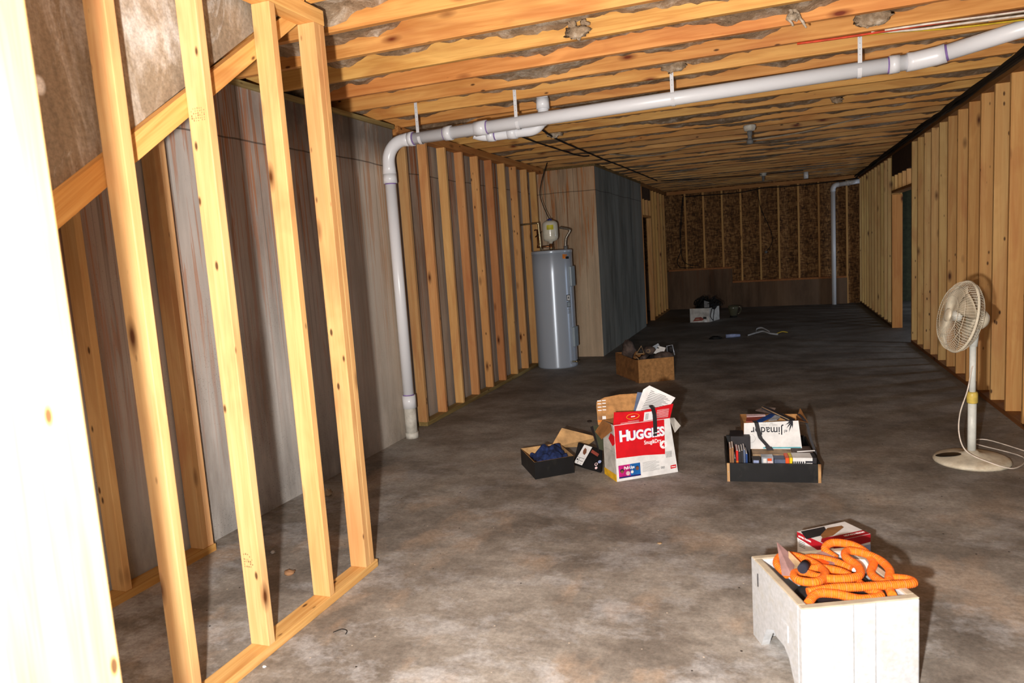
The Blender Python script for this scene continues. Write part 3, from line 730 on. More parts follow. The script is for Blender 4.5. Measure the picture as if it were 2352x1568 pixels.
b.build('yellow_label', et)
MB().lathe([(.03, 1.893), (.028, 1.912), (.01, 1.918)], 'blue', T, 14).build('valve_cap', et)
MB().tube([(-2.695, 8.81, 1.6), (-2.695, 8.81, 1.585)], .016, 'brass', 10).build('fitting', et)
wp = thing('water_pipe', 'thin copper and brass pipes between the stud wall and the heater top', 'pipe', (-2.81, 8.72, 1.51))
MB().tube(smooth_path([(-3.06, 8.72, 1.865), (-2.84, 8.70, 1.868), (-2.815, 8.70, 1.86), (-2.812, 8.70, 1.80), (-2.80, 8.70, 1.52)], 4), .011, 'brass', 8).build('hot_pipe', wp)
MB().tube([(-2.95, 8.95, 1.79), (-2.90, 8.90, 1.79), (-2.90, 8.90, 1.60), (-2.905, 8.88, 1.565), (-2.72, 8.82, 1.565)], .010, 'copper', 8).build('cold_pipe', wp)
MB().tube([(-2.93, 8.9, 1.70), (-2.84, 8.88, 1.76)], .007, 'darkmetal', 6).build('valve_lever', wp)
fx = tag(MB().tube(smooth_path([(-2.60, 8.93, 1.80), (-2.54, 8.93, 1.785), (-2.475, 8.93, 1.765), (-2.47, 8.93, 1.74), (-2.52, 8.92, 1.66), (-2.535, 8.92, 1.58), (-2.535, 8.92, 1.515)], 5), .014, 'steel', 10).tube([(-2.535, 8.92, 1.505), (-2.535, 8.92, 1.56)], .024, 'grey', 12).build('flexible_conduit', loc=(-2.535, 8.92, 1.51)), 'grey flexible conduit bending down into the right top of the heater', 'conduit')
tag(MB().tube(smooth_path([(-2.70, 8.82, 1.915), (-2.78, 8.86, 2.08), (-2.83, 8.9, 2.25), (-2.80, 8.95, 2.45), (-2.74, 9.0, 2.64)], 6), .006, 'blackcable', 6).build('cable', loc=(-2.7, 8.82, 1.92)), 'thin cable arcing from the joists down to the expansion tank', 'cable')

# ------------------------------------------------------------------ fan
fx_, fy_ = 1.145, 5.09
fan = thing('pedestal_fan', 'dusty off-white pedestal fan standing by the right wall', 'fan', (fx_, fy_, 0))
b = MB(); b.lathe([(.212, 0), (.215, .012), (.205, .026), (.185, .034), (.10, .050), (.045, .060), (.03, .075)], 'fanw', Matrix.Translation((fx_, fy_, 0)), 56); b.build('base', fan)
b = MB(); b.lathe([(.075, .0), (.068, .002), (.01, .0025)], 'darkmetal', Matrix.Translation((fx_-.13, fy_-.02, .0455)) @ Matrix.Rotation(-.13, 4, 'Y') @ Matrix.Scale(.6, 4, (0, 1, 0)), 24); b.build('base_recess', fan)
MB().tube([(fx_, fy_, .05), (fx_, fy_, .40)], .024, 'fanpole', 20).build('lower_pole', fan)
MB().tube([(fx_, fy_, .38), (fx_, fy_, .76)], .0185, 'fanpole', 20).build('upper_pole', fan)
MB().lathe([(.026, .378), (.031, .385), (.031, .44), (.026, .452)], 'fancollar', Matrix.Translation((fx_, fy_, 0)), 24).build('height_collar', fan)
ax = Vector((-.955, -.17, .20)).normalized()
hc = Vector((1.07, 5.07, .93))
zq = ax; xq = Vector((0, 0, 1)).cross(zq).normalized(); yq = zq.cross(xq)
FM = Matrix.Translation(hc) @ Matrix((xq, yq, zq)).transposed().to_4x4()
RF = .222
def grille(front):
    b = MB(); n = 72
    zr, zc = (.0, .07) if front else (-.004, -.065)
    b.torus(RF, .006, 'fanw', FM @ Matrix.Translation((0, 0, zr)), 64, 6)
    rin = .038 if front else .05
    for i in range(n):
        a = 2*PI*i/n; ca, sa = math.cos(a), math.sin(a)
        prof = [(rin, zc), (rin+.06, zc*1.0), (RF*.78, zc*.86), (RF*.95, zc*.5), (RF, zr)]
        b.tube([FM @ Vector((r*ca, r*sa, z)) for r, z in prof], .0013, 'fanw', 4, caps=False)
    for rr, zz in ((RF*.55, zc*.97), (RF*.83, zc*.8)): b.torus(rr, .0016, 'fanw', FM @ Matrix.Translation((0, 0, zz)), 48, 4)
    b.build('front_grille' if front else 'rear_grille', fan)
grille(True); grille(False)
MB().lathe([(.042, .064), (.042, .075), (.03, .082), (.012, .083)], 'fanw', FM, 28).build('badge', fan)
MB().lathe([(.034, .0), (.036, .02), (.03, .045), (.016, .055), (.008, .058)], 'fanpole', FM, 24).build('hub', fan)
for q in range(4):
    b = MB(); a0 = 2*PI*q/4+.5; rows = []
    for j in range(8):
        r = .032+(.195-.032)*j/7; wd = .42+.30*math.sin(PI*min(1, j/7*.8+.1))
        rows.append([FM @ Vector((r*math.cos(a0+wd*(t-.5)*1.5), r*math.sin(a0+wd*(t-.5)*1.5), .012+(t-.5)*.05)) for t in [i/8 for i in range(9)]])
    base = len(b.v)
    for row in rows: b.v += row
    mi = b.mi('blade')
    for j in range(7):
        for i in range(8):
            p = base+j*9+i; b.f.append((p, p+1, p+10, p+9)); b.m.append(mi); b.sm.append(True)
    b.build('blade', fan, solid=.002)
MB().lathe([(.045, -.055), (.062, -.07), (.066, -.10), (.06, -.13), (.04, -.152), (.012, -.158)], 'fanw', FM, 28).build('motor_housing', fan)
MB().tube([(1.145, 5.09, .74), (1.15, 5.09, .82), hc-ax*.09+Vector((0, 0, -.04))], [.024, .028, .03], 'fanpole', 16).build('tilt_bracket', fan)
MB().tube(smooth_path([hc-ax*.12, (1.17, 5.13, .78), (1.16, 5.10, .68), (1.13, 5.06, .58), (1.105, 5.03, .47), (1.06, 5.0, .33), (1.055, 4.99, .2), (1.09, 4.97, .10), (1.19, 4.93, .05), (1.33, 4.93, .012), (1.45, 5.2, .008), (1.25, 5.5, .008), (1.35, 5.6, .008), (1.52, 5.3, .008)], 6), .004, 'whitewire', 8).build('power_cord', fan)

# ------------------------------------------------------------------ helpers for panels
def panel(b, m4, poly, off, m, th=None):
    """flat print: poly in (u,v) on frame m4"""
    b.face([m4 @ Vector((u, v, off)) for u, v in poly], m)
def rect(b, m4, u0, v0, u1, v1, off, m): panel(b, m4, [(u0, v0), (u1, v0), (u1, v1), (u0, v1)], off, m)
def openbox(name, foot, h, t, m, parent, mi=None):
    """open-top box with wall thickness; foot = 4 xy corners counter-clockwise"""
    b = MB(); P = [Vector((x, y, 0)) for x, y in foot]; c = sum(P, Vector())/4
    I = []
    n = len(P)
    for i in range(n):
        d1 = (P[i]-P[i-1]).normalized(); d2 = (P[(i+1) % n]-P[i]).normalized()
        n1 = Vector((-d1.y, d1.x, 0)); n2 = Vector((-d2.y, d2.x, 0)); q = (n1+n2); q = q/max(.3, q.dot(n1))
        I.append(P[i]+q*t)
    for i in range(n):
        j = (i+1) % n; z = Vector((0, 0, h)); zb = Vector((0, 0, t))
        b.face([P[i], P[j], P[j]+z, P[i]+z], m); b.face([I[j]+zb, I[i]+zb, I[i]+z, I[j]+z], mi or m); b.face([P[i]+z, P[j]+z, I[j]+z, I[i]+z], mi or m)
    b.face([p for p in P[::-1]], m); b.face([p+Vector((0, 0, t)) for p in I], mi or m)
    return b

# ------------------------------------------------------------------ red and white diaper carton
A0 = Vector((-.983, 4.36, 0)); B0 = Vector((-.631, 4.62, 0)); uu = (B0-A0).normalized(); nn = Vector((-uu.y, uu.x, 0)); ww = (B0-A0).length; H = .368; dp = .19
hg = thing('diaper_carton', 'tall open red and white diaper carton with raised front flap and dark strap', 'box', A0)
A1 = A0+nn*dp; B1 = B0+nn*dp; zz = Vector((0, 0, 1))
tA, tB = A0+zz*H+uu*.004+nn*.02, B0+zz*(H-.004)-uu*.035+nn*.02
b = MB(); b.face([A0, B0, tB, tA], 'white'); b.face([B0, B1, B1+zz*H-uu*.03, tB], 'dirtywhite'); b.face([B1, A1, A1+zz*H, B1+zz*H-uu*.03], 'cardd'); b.face([A0, B0, B1, A1][::-1], 'card')
b.build('carton_body', hg, solid=.004)
b = MB(); b.face([A1, A0, tA, A1+zz*H], 'dirtywhite'); 
ls = frame(A0, A1-A0, zz); rect(b, ls, .001, 0, dp, .045, -.0035, 'gold'); rect(b, ls, .001, .10, dp-.02, .19, -.0032, 'dirtywhite')
b.face([ls @ Vector(p) for p in ((.0, .30, -.006), (.05, .31, -.007), (.08, .27, -.01), (.03, .23, -.006), (0, .25, -.005))], 'red')
b.build('side_panel', hg, solid=.003)
ff = frame(A0-nn*.001, uu, (tA-A0)); ff = frame(A0, uu, zz*H+nn*.02) @ Matrix.Translation((0, 0, .003))
b = MB()
def fr(poly, off, m): panel(b, ff, poly, off, m)
fr([(.004, .152), (.20, .146), (.352, .132), (.362, .358), (.36, .362), (.005, .365)], .0, 'red')
def disc(b, m4, u, v, r, off, m, n=24, su=1.): b.face([m4 @ Vector((u+r*su*math.cos(2*PI*i/n), v+r*math.sin(2*PI*i/n), off)) for i in range(n)], m)
disc(b, ff, .345, .197, .027, .001, 'textw'); rp = b.build('red_print', hg)
b = MB()
for dx, dy, m, o_ in ((.003, .003, 'textp', .0008), (0, 0, 'textw', .0016)):
    b.text('H', ff @ Matrix.Translation((.034+dx*-1, .258+dy*.3, o_)), .098, m, xs=1.0, bold=.0035)
    b.text('UGGIES', ff @ Matrix.Translation((.098-dx, .258+dy*.3, o_)), .083, m, xs=.92, bold=.0035)
b.text('Snug&Dry', ff @ Matrix.Translation((.206, .216, .0012)), .036, 'textw', xs=.84, bold=.0006)
b.text('4', ff @ Matrix.Translation((.333, .182, .0022)), .042, 'red', bold=.001)
b.build('lettering', rp)
b = MB()
rect(b, ff, .014, .018, .095, .103, .0006, 'magenta'); rect(b, ff, .095, .018, .168, .103, .0006, 'printblue'); rect(b, ff, .014, .018, .168, .028, .001, 'navy')
b.text('Pull-Ups', ff @ Matrix.Translation((.052, .073, .0014)), .026, 'textw', xs=.85, bold=.0008)
disc(b, ff, .038, .066, .014, .0012, 'bookB'); disc(b, ff, .038, .060, .010, .0016, 'skin'); disc(b, ff, .146, .068, .012, .0012, 'skin'); disc(b, ff, .146, .074, .011, .0010, 'bookB')
disc(b, ff, .078, .045, .014, .0012, 'pink'); disc(b, ff, .108, .05, .010, .0012, 'white'); b.build('picture_print', hg); b = MB()
for q in range(12): rect(b, ff, .357+q*.0038, .107, .357+q*.0038+(.0012 if q % 3 else .0024), .148, .0006, 'grey')
b.build('barcode', hg); b = MB()
for q in range(9): rect(b, ff, .185, .098-q*.0075, .185+.12*(1 if q % 3 else .8), .0995-q*.0075, .0006, 'grey')
panel(b, ff, [(.385, .028), (.426, .031), (.426, .053), (.385, .05)], .0008, 'red')
rect(b, ff, .39, .038, .421, .043, .0014, 'textw')
for u in (.322, .336): b.torus(.006, .0012, 'textb', ff @ Matrix.Translation((u, .046, .001)), 16, 4)
b.build('small_print', hg)
# raised front flap (two bent pieces)
F0, F1 = tA-uu*.003, tB+uu*.004
G0 = F0+zz*.088-nn*.012+uu*.004; Gm = F0.lerp(F1, .47)+zz*.074-nn*.014; G1 = F1+zz*.10-nn*.03+uu*.012; Fm = F0.lerp(F1, .5)
b = MB(); b.face([F0, Fm, Gm, G0], 'red'); b.face([Fm, F1, G1, Gm], 'red')
f1 = frame(F0, Fm-F0, G0-F0) @ Matrix.Translation((0, 0, .003)); f2 = frame(Fm, F1-Fm, G1-F1) @ Matrix.Translation((0, 0, .004))
flp = b.build('front_flap', hg, solid=.003)
b = MB(); b.torus(.044, .0022, 'gold', f1 @ Matrix.Translation((.135, .046, 0)), 32, 4, .42); rect(b, f1, .108, .038, .162, .052, .0, 'orangel'); rect(b, f1, .122, .042, .15, .049, .001, 'textw'); b.build('emblem', flp); b = MB()
for q in range(3): rect(b, f1, .05 if q else .1, .014-q*.005, .18, .0155-q*.005, 0, 'pink')
b.build('flap_print', flp); b = MB()
rect(b, f2, .008, .006, .088, .07, 0, 'textw')
for q in range(10): rect(b, f2, .018, .016+q*.0045, .04, .018+q*.0045, .001, 'grey')
b.build('barcode', flp); b = MB()
for q in range(10): rect(b, f2, .098, .014+q*.0065, .185, .0165+q*.0065, 0, 'pink')
b.build('flap_print', flp)
b = MB(); b.face([B0+zz*(H-.1)-uu*.01, tB+zz*.0, tB+uu*.05+nn*.03-zz*.01, B0+zz*(H-.07)+uu*.05+nn*.03], 'dirtywhite'); b.build('side_flap', hg, solid=.003)
b = MB(); b.face([A0.lerp(A1, .3)+zz*H, A1+zz*H, A1+zz*(H-.07)-uu*.06-nn*.01, A0.lerp(A1, .3)+zz*(H-.09)-uu*.07, A0+zz*(H-.03)-uu*.02], 'cardd'); b.build('side_flap', hg, solid=.003)
# tall brown rear flap
b = MB(); r0 = Vector((-1.16, 4.60, .30)); 
P_ = [(-1.15, 4.60, .31), (-.92, 4.66, .36), (-.87, 4.66, .52), (-1.0, 4.64, .515), (-1.10, 4.61, .50), (-1.15, 4.60, .475), (-1.155, 4.60, .44)]
b.face(P_, 'card'); 
b.build('rear_flap', hg, solid=.004)
b = MB(); rf = frame(P_[0], Vector(P_[1])-Vector(P_[0])-Vector((0, 0, .05)), (0, 0, 1)) @ Matrix.Translation((0, 0, .004))
for q, (v, c) in enumerate(((.10, 'textw'), (.122, 'textw'), (.145, 'textw'), (.165, 'textw'))):
    rect(b, rf, .004, v, .03, v+.006, 0, c); rect(b, rf, .036, v+.002, .06, v+.008, 0, c)
rect(b, rf, .0, .022, .052, .034, 0, 'orangel'); rect(b, rf, .002, .036, .03, .062, 0, 'bookA'); rect(b, rf, .032, .04, .056, .062, 0, 'white'); b.build('flap_print', hg)
# strap over the front
st = MB(); wdt = .0135; c0 = [(.258, H+.103, .018), (.27, H+.084, .030), (.283, H+.04, .022), (.290, .33, .010), (.290, .285, .006), (.288, .262, .004)]
Fz = frame(A0, uu, zz)
for (u0, v0, o0), (u1, v1, o1) in zip(c0, c0[1:]):
    st.face([Fz @ Vector((u0-wdt, v0, o0-.018)), Fz @ Vector((u1-wdt, v1, o1-.018*min(1, v1/H))), Fz @ Vector((u1+wdt, v1, o1-.018*min(1, v1/H))), Fz @ Vector((u0+wdt, v0, o0-.018))], 'bookB')
tag(st.build('strap', loc=A0+zz*.4, solid=.002), 'dark grey strap hanging out over the front of the red carton', 'strap')
# papers in it
pa = MB(); q = [(-.905, 4.56, .36), (-.72, 4.63, .37), (-.628, 4.62, .50), (-.79, 4.60, .585), (-.83, 4.59, .56)]
pa.face(q, 'white'); o = pa.build('paper_sheet', loc=q[0], solid=.0008)
pf = frame(q[0], Vector(q[2])-Vector(q[3])+Vector((0, 0, .0)), Vector(q[3])-Vector(q[0]))
b = MB(); qa, qb, qc, qd = [Vector(i) for i in (q[0], q[1], q[2], q[3])]
for i in range(15):
    t0 = .18+i*.05; l = qa.lerp(qd, t0); r = qb.lerp(qc, t0); l2 = qa.lerp(qd, t0+.016); r2 = qb.lerp(qc, t0+.016)
    e = .12; off = (qb-qa).cross(qd-qa).normalized()*.0012
    b.face([l.lerp(r, e)+off, l.lerp(r, .9-.1*(i % 3))+off, l2.lerp(r2, .9-.1*(i % 3))+off, l2.lerp(r2, e)+off], 'grey')
b.build('printed_lines', o)
tag(o, 'white printed sheet of paper sticking up out of the red carton', 'paper')
pa = MB(); pa.face([(-.915, 4.60, .36), (-.86, 4.61, .36), (-.83, 4.61, .535), (-.872, 4.60, .54)], 'bookD'); tag(pa.build('folder', loc=(-.915, 4.6, .36), solid=.001), 'dark slate folder beside the white sheet in the red carton', 'folder')
pa = MB(); pa.face([(-1.00, 4.43, .33), (-.955, 4.46, .33), (-.96, 4.46, .41), (-.99, 4.44, .415)], 'white'); tag(pa.build('paper_sheet', loc=(-1, 4.43, .33), solid=.001), 'crumpled white paper at the left rim of the red carton', 'paper')
# green-grey tarp scraps behind
pa = MB(); pa.face([(-1.19, 4.62, .30), (-1.10, 4.66, .30), (-1.09, 4.62, .12), (-1.15, 4.60, .14)], 'green'); pa.face([(-1.22, 4.66, .28), (-1.19, 4.62, .30), (-1.15, 4.6, .14), (-1.17, 4.66, .10)], 'bookB'); tag(pa.build('folder', loc=(-1.19, 4.62, .1), solid=.002), 'dark green plastic sheet between the red carton and the lid behind', 'plastic sheet')

# ------------------------------------------------------------------ open black shoebox with blue cloth
foot = [(-1.527, 4.321), (-1.306, 4.504), (-1.50, 4.80), (-1.735, 4.632)]
sb = thing('shoebox', 'open black shoebox on the floor left of the red carton', 'box', (-1.527, 4.321, 0))
openbox('s', foot, .118, .004, 'shoebox', sb, 'cardt').build('box_body', sb)
b = MB(); n = 14
for i in range(n+1):
    for j in range(n+1):
        s_, t_ = i/n, j/n
        p = (Vector((-1.505, 4.345, 0)).lerp(Vector((-1.325, 4.50, 0)), s_)).lerp(Vector((-1.66, 4.60, 0)).lerp(Vector((-1.49, 4.76, 0)), s_), t_)
        z = .085+.05*noise.fractal(Vector((s_*4, t_*4, 3)), .8, 2, 4)+.05*math.sin(PI*s_)*math.sin(PI*t_)+.03*s_*t_
        p.z = max(.02, z+(.04*abs(noise.noise(Vector((s_*9, t_*9, 1))))))
        b.v.append(p)
mi = b.mi('cloth')
for i in range(n):
    for j in range(n):
        a = i*(n+1)+j; b.f.append((a, a+n+1, a+n+2, a+1)); b.m.append(mi); b.sm.append(True)
tag(b.build('cloth', loc=(-1.5, 4.5, .1), sub=1, solid=.004), 'crumpled navy blue cloth stuffed in the open black shoebox', 'cloth')
# lid leaning and second box
lid = MB(); lid.face([(-1.56, 4.78, .085), (-1.33, 4.93, .06), (-1.235, 4.93, .135), (-1.50, 4.90, .205)], 'cardt'); 
tag(lid.build('box_lid', loc=(-1.56, 4.78, .06), solid=.006), 'tan inner side of a cardboard lid leaning behind the black shoebox', 'lid')
pieces = thing('shoebox', 'black shoebox lid with a white size label, tilted against the red carton', 'box', (-1.36, 4.62, 0))
k0, k1, k2, k3 = Vector((-1.345, 4.62, .03)), Vector((-1.13, 4.52, .004)), Vector((-1.165, 4.70, .115)), Vector((-1.335, 4.74, .145))
b = MB(); b.prism([k0, k1, k2, k3], (k3-k0).cross(k1-k0).normalized()*.03, 'shoebox'); b.build('lid_body', pieces)
kf = frame(k0, k1-k0, k3-k0) @ Matrix.Translation((0, 0, .0015))
b = MB(); rect(b, kf, .004, .004, .075, .155, 0, 'white')
panel(b, kf, [(.03, .09), (.05, .08), (.056, .10), (.044, .125), (.025, .135), (.022, .11)], .001, 'skin')
for u0, v0, u1, v1 in ((.006, .052, .07, .0545), (.028, .01, .031, .052), (.036, .03, .066, .033), (.05, .012, .066, .014), (.010, .03, .022, .042)): rect(b, kf, u0, v0, u1, v1, .001, 'textb')
b.build('size_label', pieces)
b = MB(); panel(b, kf, [(.085, .115), (.155, .10), (.155, .122), (.085, .138)], 0, 'brownred'); disc(b, kf, .175, .045, .012, 0, 'pink'); disc(b, kf, .175, .045, .007, .001, 'shoebox'); disc(b, kf, .19, .07, .012, 0, 'paleblue'); disc(b, kf, .19, .02, .010, 0, 'pink'); b.build('printed_marks', pieces)

# ------------------------------------------------------------------ brown carton full of junk
foot = [(-1.428, 7.661), (-1.073, 7.863), (-1.26, 8.38), (-1.80, 8.24)]
bb = thing('cardboard_box', 'open brown cardboard box heaped with small dark junk', 'box', (-1.428, 7.661, 0))
P = [Vector((x, y, 0)) for x, y in foot]; h = .26; z = Vector((0, 0, h)); sp_ = Vector((-1.49, 7.79, 0))
b = MB(); b.face([P[0], P[1], P[1]+z, P[0]+z], 'card'); b.face([P[1], P[2], P[2]+z, P[1]+z], 'card'); b.face([P[2], P[3], P[3]+z, P[2]+z], 'cardd'); b.face([P[0], P[0]+Vector((-.05, .07, 0)), P[0]+Vector((-.055, .08, h-.01)), P[0]+z], 'cardd'); b.face([P[0], P[3], P[2], P[1]], 'cardd'); b.build('box_body', bb, solid=.005)
b = MB(); b.face([P[3], P[3]+z, sp_+z*.93, sp_+Vector((.02, -.03, .0))], 'cardd'); b.build('side_panel', bb, solid=.005)
def junk(name, label, cat, fn, loc): 
    b = MB(); fn(b); tag(b.build(name, loc=loc, bevel=0), label, cat, 'junk heaped in the brown box')
cz = .22
heap = lambda b: b.blob((-1.36, 8.02, .14), (.19, .13, .12), 'junkd', 3, .3, 5, 26, 14)
junk('rag', 'dark crumpled mass filling the brown box', 'rag', heap, (-1.38, 8.02, .12))
junk('shoe', 'dusty dark upright slipper at the left of the brown box', 'shoe', lambda b: b.blob((-1.62, 8.10, .30), (.075, .05, .12), 'junk', 5, .3, 3), (-1.63, 8.1, .3))
junk('paper_tag', 'small white square card on top of the junk in the brown box', 'card', lambda b: (b.prism([(-1.30, 7.93, .29), (-1.20, 7.95, .27), (-1.17, 7.98, .345), (-1.25, 7.98, .365)], (0, .003, 0), 'white'), b.prism([(-1.265, 7.955, .345), (-1.245, 7.958, .34), (-1.24, 7.96, .35), (-1.26, 7.96, .355)], (0, -.002, 0), 'black')), (-1.25, 7.95, .3))
junk('bracket', 'tan triangular bracket lying on the junk', 'bracket', lambda b: (b.tube([(-1.50, 7.95, .28), (-1.44, 7.97, .37), (-1.41, 7.95, .29), (-1.50, 7.95, .28)], .008, 'junkl', 6), b.blob((-1.45, 7.96, .31), (.03, .01, .025), 'junkd', 1)), (-1.46, 7.95, .3))
junk('tape_roll', 'round brown roll with a pale ring on the junk pile', 'roll', lambda b: (b.blob((-1.355, 8.0, .31), (.07, .06, .05), 'junk', 8, .1), b.torus(.02, .004, 'junkl', Matrix.Translation((-1.36, 7.94, .315)) @ Matrix.Rotation(PI/2-.3, 4, 'X'), 16, 5)), (-1.36, 8, .3))
junk('cap', 'brown rounded cap at the right of the junk pile', 'cap', lambda b: b.blob((-1.19, 7.93, .25), (.11, .08, .06), 'junk', 9, .12), (-1.18, 7.95, .27))
junk('metal_frame', 'small bent metal frame at the right end of the brown box', 'frame', lambda b: (b.tube([(-1.155, 8.0, .27), (-1.16, 8.0, .36), (-1.10, 8.02, .37), (-1.075, 7.98, .26)], .006, 'silver', 6), b.blob((-1.12, 8.03, .32), (.03, .02, .04), 'junkd', 4)), (-1.13, 8, .3))
junk('knife', 'thin pale stick lying in the left of the brown box', 'stick', lambda b: b.tube([(-1.50, 7.86, .275), (-1.445, 7.80, .245)], .006, 'junkl', 6), (-1.5, 7.84, .28))
junk('plastic_case', 'small green-grey flat case leaning at the back of the junk', 'case', lambda b: b.box((-.05, -.004, -.03), (.05, .004, .03), 'silver', Matrix.Translation((-1.30, 8.10, .33)) @ Matrix.Rotation(-.5, 4, 'Y')), (-1.3, 8.1, .33))
junk('tin', 'small tan cylinder among the junk in the front of the box', 'tin', lambda b: b.tube([(-1.42, 7.84, .24), (-1.37, 7.92, .27)], .028, 'junk', 12), (-1.4, 7.87, .25))

# ------------------------------------------------------------------ black drawer with media and tequila carton
dr_ = thing('drawer', 'black wooden drawer lying on the floor, full of books and cases', 'drawer', (-.30, 4.47, 0))
du = (Vector((.235, 4.522, 0))-Vector((-.299, 4.473, 0))).normalized(); dn = Vector((-du.y, du.x, 0)); D0 = Vector((-.305, 4.473, 0))
DF = frame(D0, du, dn)   # local: u along the front, v into depth, w up
def db(name, lo, hi, m, par, **k): return MB().box(lo, hi, m, DF).build(name, par, **k)
db('front_panel', (.014, 0, 0), (.526, .016, .116), 'shoebox', dr_, bevel=.001)
db('side_panel', (-.002, .0, 0), (.012, .64, .118), 'shoebox', dr_); db('side_panel', (.528, .0, 0), (.542, .64, .118), 'shoebox', dr_)
o = db('edge_strip', (-.003, -.002, 0), (.0135, .0, .118), 'wood_s', dr_); o['label'] = 'bare wood end of the left side'
o = db('edge_strip', (.5265, -.002, 0), (.543, .0, .118), 'wood_s', dr_); o['label'] = 'bare wood end of the right side'
db('back_panel', (.012, .63, 0), (.528, .645, .125), 'shoebox', dr_); db('bottom_panel', (.012, .016, .002), (.528, .63, .010), 'bookB', dr_)
o = db('screw', (.003, -.004, .06), (.008, -.002, .065), 'silver', dr_)
bk = [('bookA', .011, .235), ('bookA', .012, .24), ('bookB', .010, .17), ('bookE', .013, .22), ('bookB', .013, .215), ('bookB', .012, .22), ('bookD', .011, .225), ('bookC', .011, .20)]
names = ['tan paperback at the left end of the black drawer', 'second tan paperback from the left in the black drawer', 'short dark book left of the red spine', 'book with bright red spine in the black drawer', 'black book just right of the red spine', 'black book left of the slate blue one', 'slate blue book in the black drawer', 'bright blue book right of the slate one']
u = .016
for i, (m, w_, h_) in enumerate(bk):
    o = thing('book', names[i], 'book', DF @ Vector((u, .03, .01)), 'books standing in the black drawer')
    db('cover', (u, .028, .010), (u+w_, .17, .010+h_-.04), m, o); db('pages', (u+.002, .03, .010+h_-.04), (u+w_-.002, .168, .0115+h_-.04), 'white', o)
    if i == 3:
        MB().box((u, .0265, .115), (u+w_, .028, .125), 'orangel', DF).build('spine_band', o)
        MB().text('EDGE', frame(DF @ Vector((u+.003, .027, .135-.0)), (0, 0, -1), du), .0001, 'textw')
    u += w_+.002
def case(lb, u0, v0, w0, u1, v1, w1, m, name='case', cat='case', rot=0, extra=None):
    b = MB(); c = Vector(((u0+u1)/2, (v0+v1)/2, (w0+w1)/2)); mm = DF @ Matrix.Translation(c) @ Matrix.Rotation(rot, 4, 'Z'); d_ = Vector(((u1-u0)/2, (v1-v0)/2, (w1-w0)/2))
    b.box(tuple(-d_), tuple(d_), m, mm)
    if extra: extra(b, mm, d_)
    tag(b.build(name, loc=DF @ c, bevel=.0015), lb, cat, 'cases and tapes in the black drawer')
case('row of dark slim cases behind the books at the left of the drawer', .03, .2, .012, .15, .36, .235, 'bookB')
case('clear case with a white sticker in front of the drawer', .15, .03, .012, .20, .10, .135, 'bookB', extra=lambda b, mm, d: b.box((-.018, -d.y-.001, .03), (.014, -d.y, .055), 'paleblue', mm))
case('white and orange patterned case at the drawer front', .205, .03, .012, .275, .10, .148, 'silver', extra=lambda b, mm, d: (b.box((-.025, -d.y-.001, .03), (-.005, -d.y, .06), 'white', mm), b.box((.0, -d.y-.001, .045), (.025, -d.y, .062), 'bookF', mm), b.box((.0, -d.y-.001, .022), (.03, -d.y, .044), 'pink', mm)))
case('dark grey case beside the strap in the drawer', .28, .03, .012, .345, .12, .135, 'bookD')
case('bright orange case at the drawer front', .345, .03, .012, .366, .14, .145, 'bookF')
case('bright yellow case next to the orange one', .368, .03, .012, .386, .14, .147, 'bookG')
def bar(b, mm, d):
    for q in range(6): b.box((-.06+q*.012, -d.y-.001, .018), (-.052+q*.012, -d.y, .045), 'textb', mm)
    b.box((.015, -d.y-.001, .016), (.06, -d.y, .048), 'textb', mm); b.box((.02, -d.y-.0016, .028), (.055, -d.y-.001, .036), 'white', mm)
case('white case with black blocky print at the right of the drawer', .388, .03, .012, .50, .14, .147, 'white', extra=bar)
case('small dark case in the right corner of the drawer', .502, .03, .012, .524, .14, .148, 'bookB')
case('flat stack of pale cases under the white tequila carton', .16, .14, .012, .44, .26, .135, 'junkl')
case('flat brown case behind the white one at the right', .40, .16, .012, .52, .30, .145, 'junk')
case('thin white stick lying over the cases on the right', .42, .12, .160, .53, .128, .166, 'white', 'stick', 'stick', .25)
# tequila carton
J0 = DF @ Vector((.112, .255, .137)); 
jb = thing('liquor_carton', 'white carton with upside-down black lettering sitting in the black drawer', 'box', J0)
JF = frame(J0, du, zz)
jw, jh, jd = .352, .176, .19
JM = Matrix.Rotation(0, 4, 'Z')
b = MB()
def jp(u, v, w): return JF @ Vector((u, v, w))
ft = [(0, 0), (jw+.005, 0), (jw-.015, jh+.012), (.006, jh-.004)]
b.face([jp(u, v, 0) for u, v in ft], 'white')
b.face([jp(0, 0, -jd), jp(0, 0, 0), jp(.006, jh-.004, 0), jp(-.01, jh+.01, -jd)], 'cardd'); b.face([jp(jw, 0, 0), jp(jw, 0, -jd), jp(jw-.005, jh, -jd), jp(jw-.015, jh+.012, 0)], 'cardd')
b.face([jp(jw, 0, -jd), jp(0, 0, -jd), jp(-.01, jh+.01, -jd), jp(jw, jh+.01, -jd)], 'card'); b.face([jp(0, 0, 0), jp(0, 0, -jd), jp(jw, 0, -jd), jp(jw, 0, 0)], 'card')
b.build('carton_body', jb, solid=.003)
b = MB(); T2 = JF @ Matrix.Translation((0, 0, .0022))
panel(b, T2, [(.12, .003), (jw-.002, .006), (jw-.002, .016), (.12, .013)], 0, 'cyan')
for k_ in range(5):
    a = [2.6, 2.2, 1.85, 1.55, 2.95][k_]; ln = [.05, .06, .078, .05, .03][k_]
    c_ = Vector((.30, .186)); d_ = Vector((math.cos(-a), math.sin(-a))); n_ = Vector((-d_.y, d_.x))*.0045
    panel(b, T2, [tuple(c_+n_), tuple(c_-n_), tuple(c_+d_*ln*.5-n_*.9), tuple(c_+d_*ln), tuple(c_+d_*ln*.5+n_*.9)][::-1], .0002*k_, 'textb')
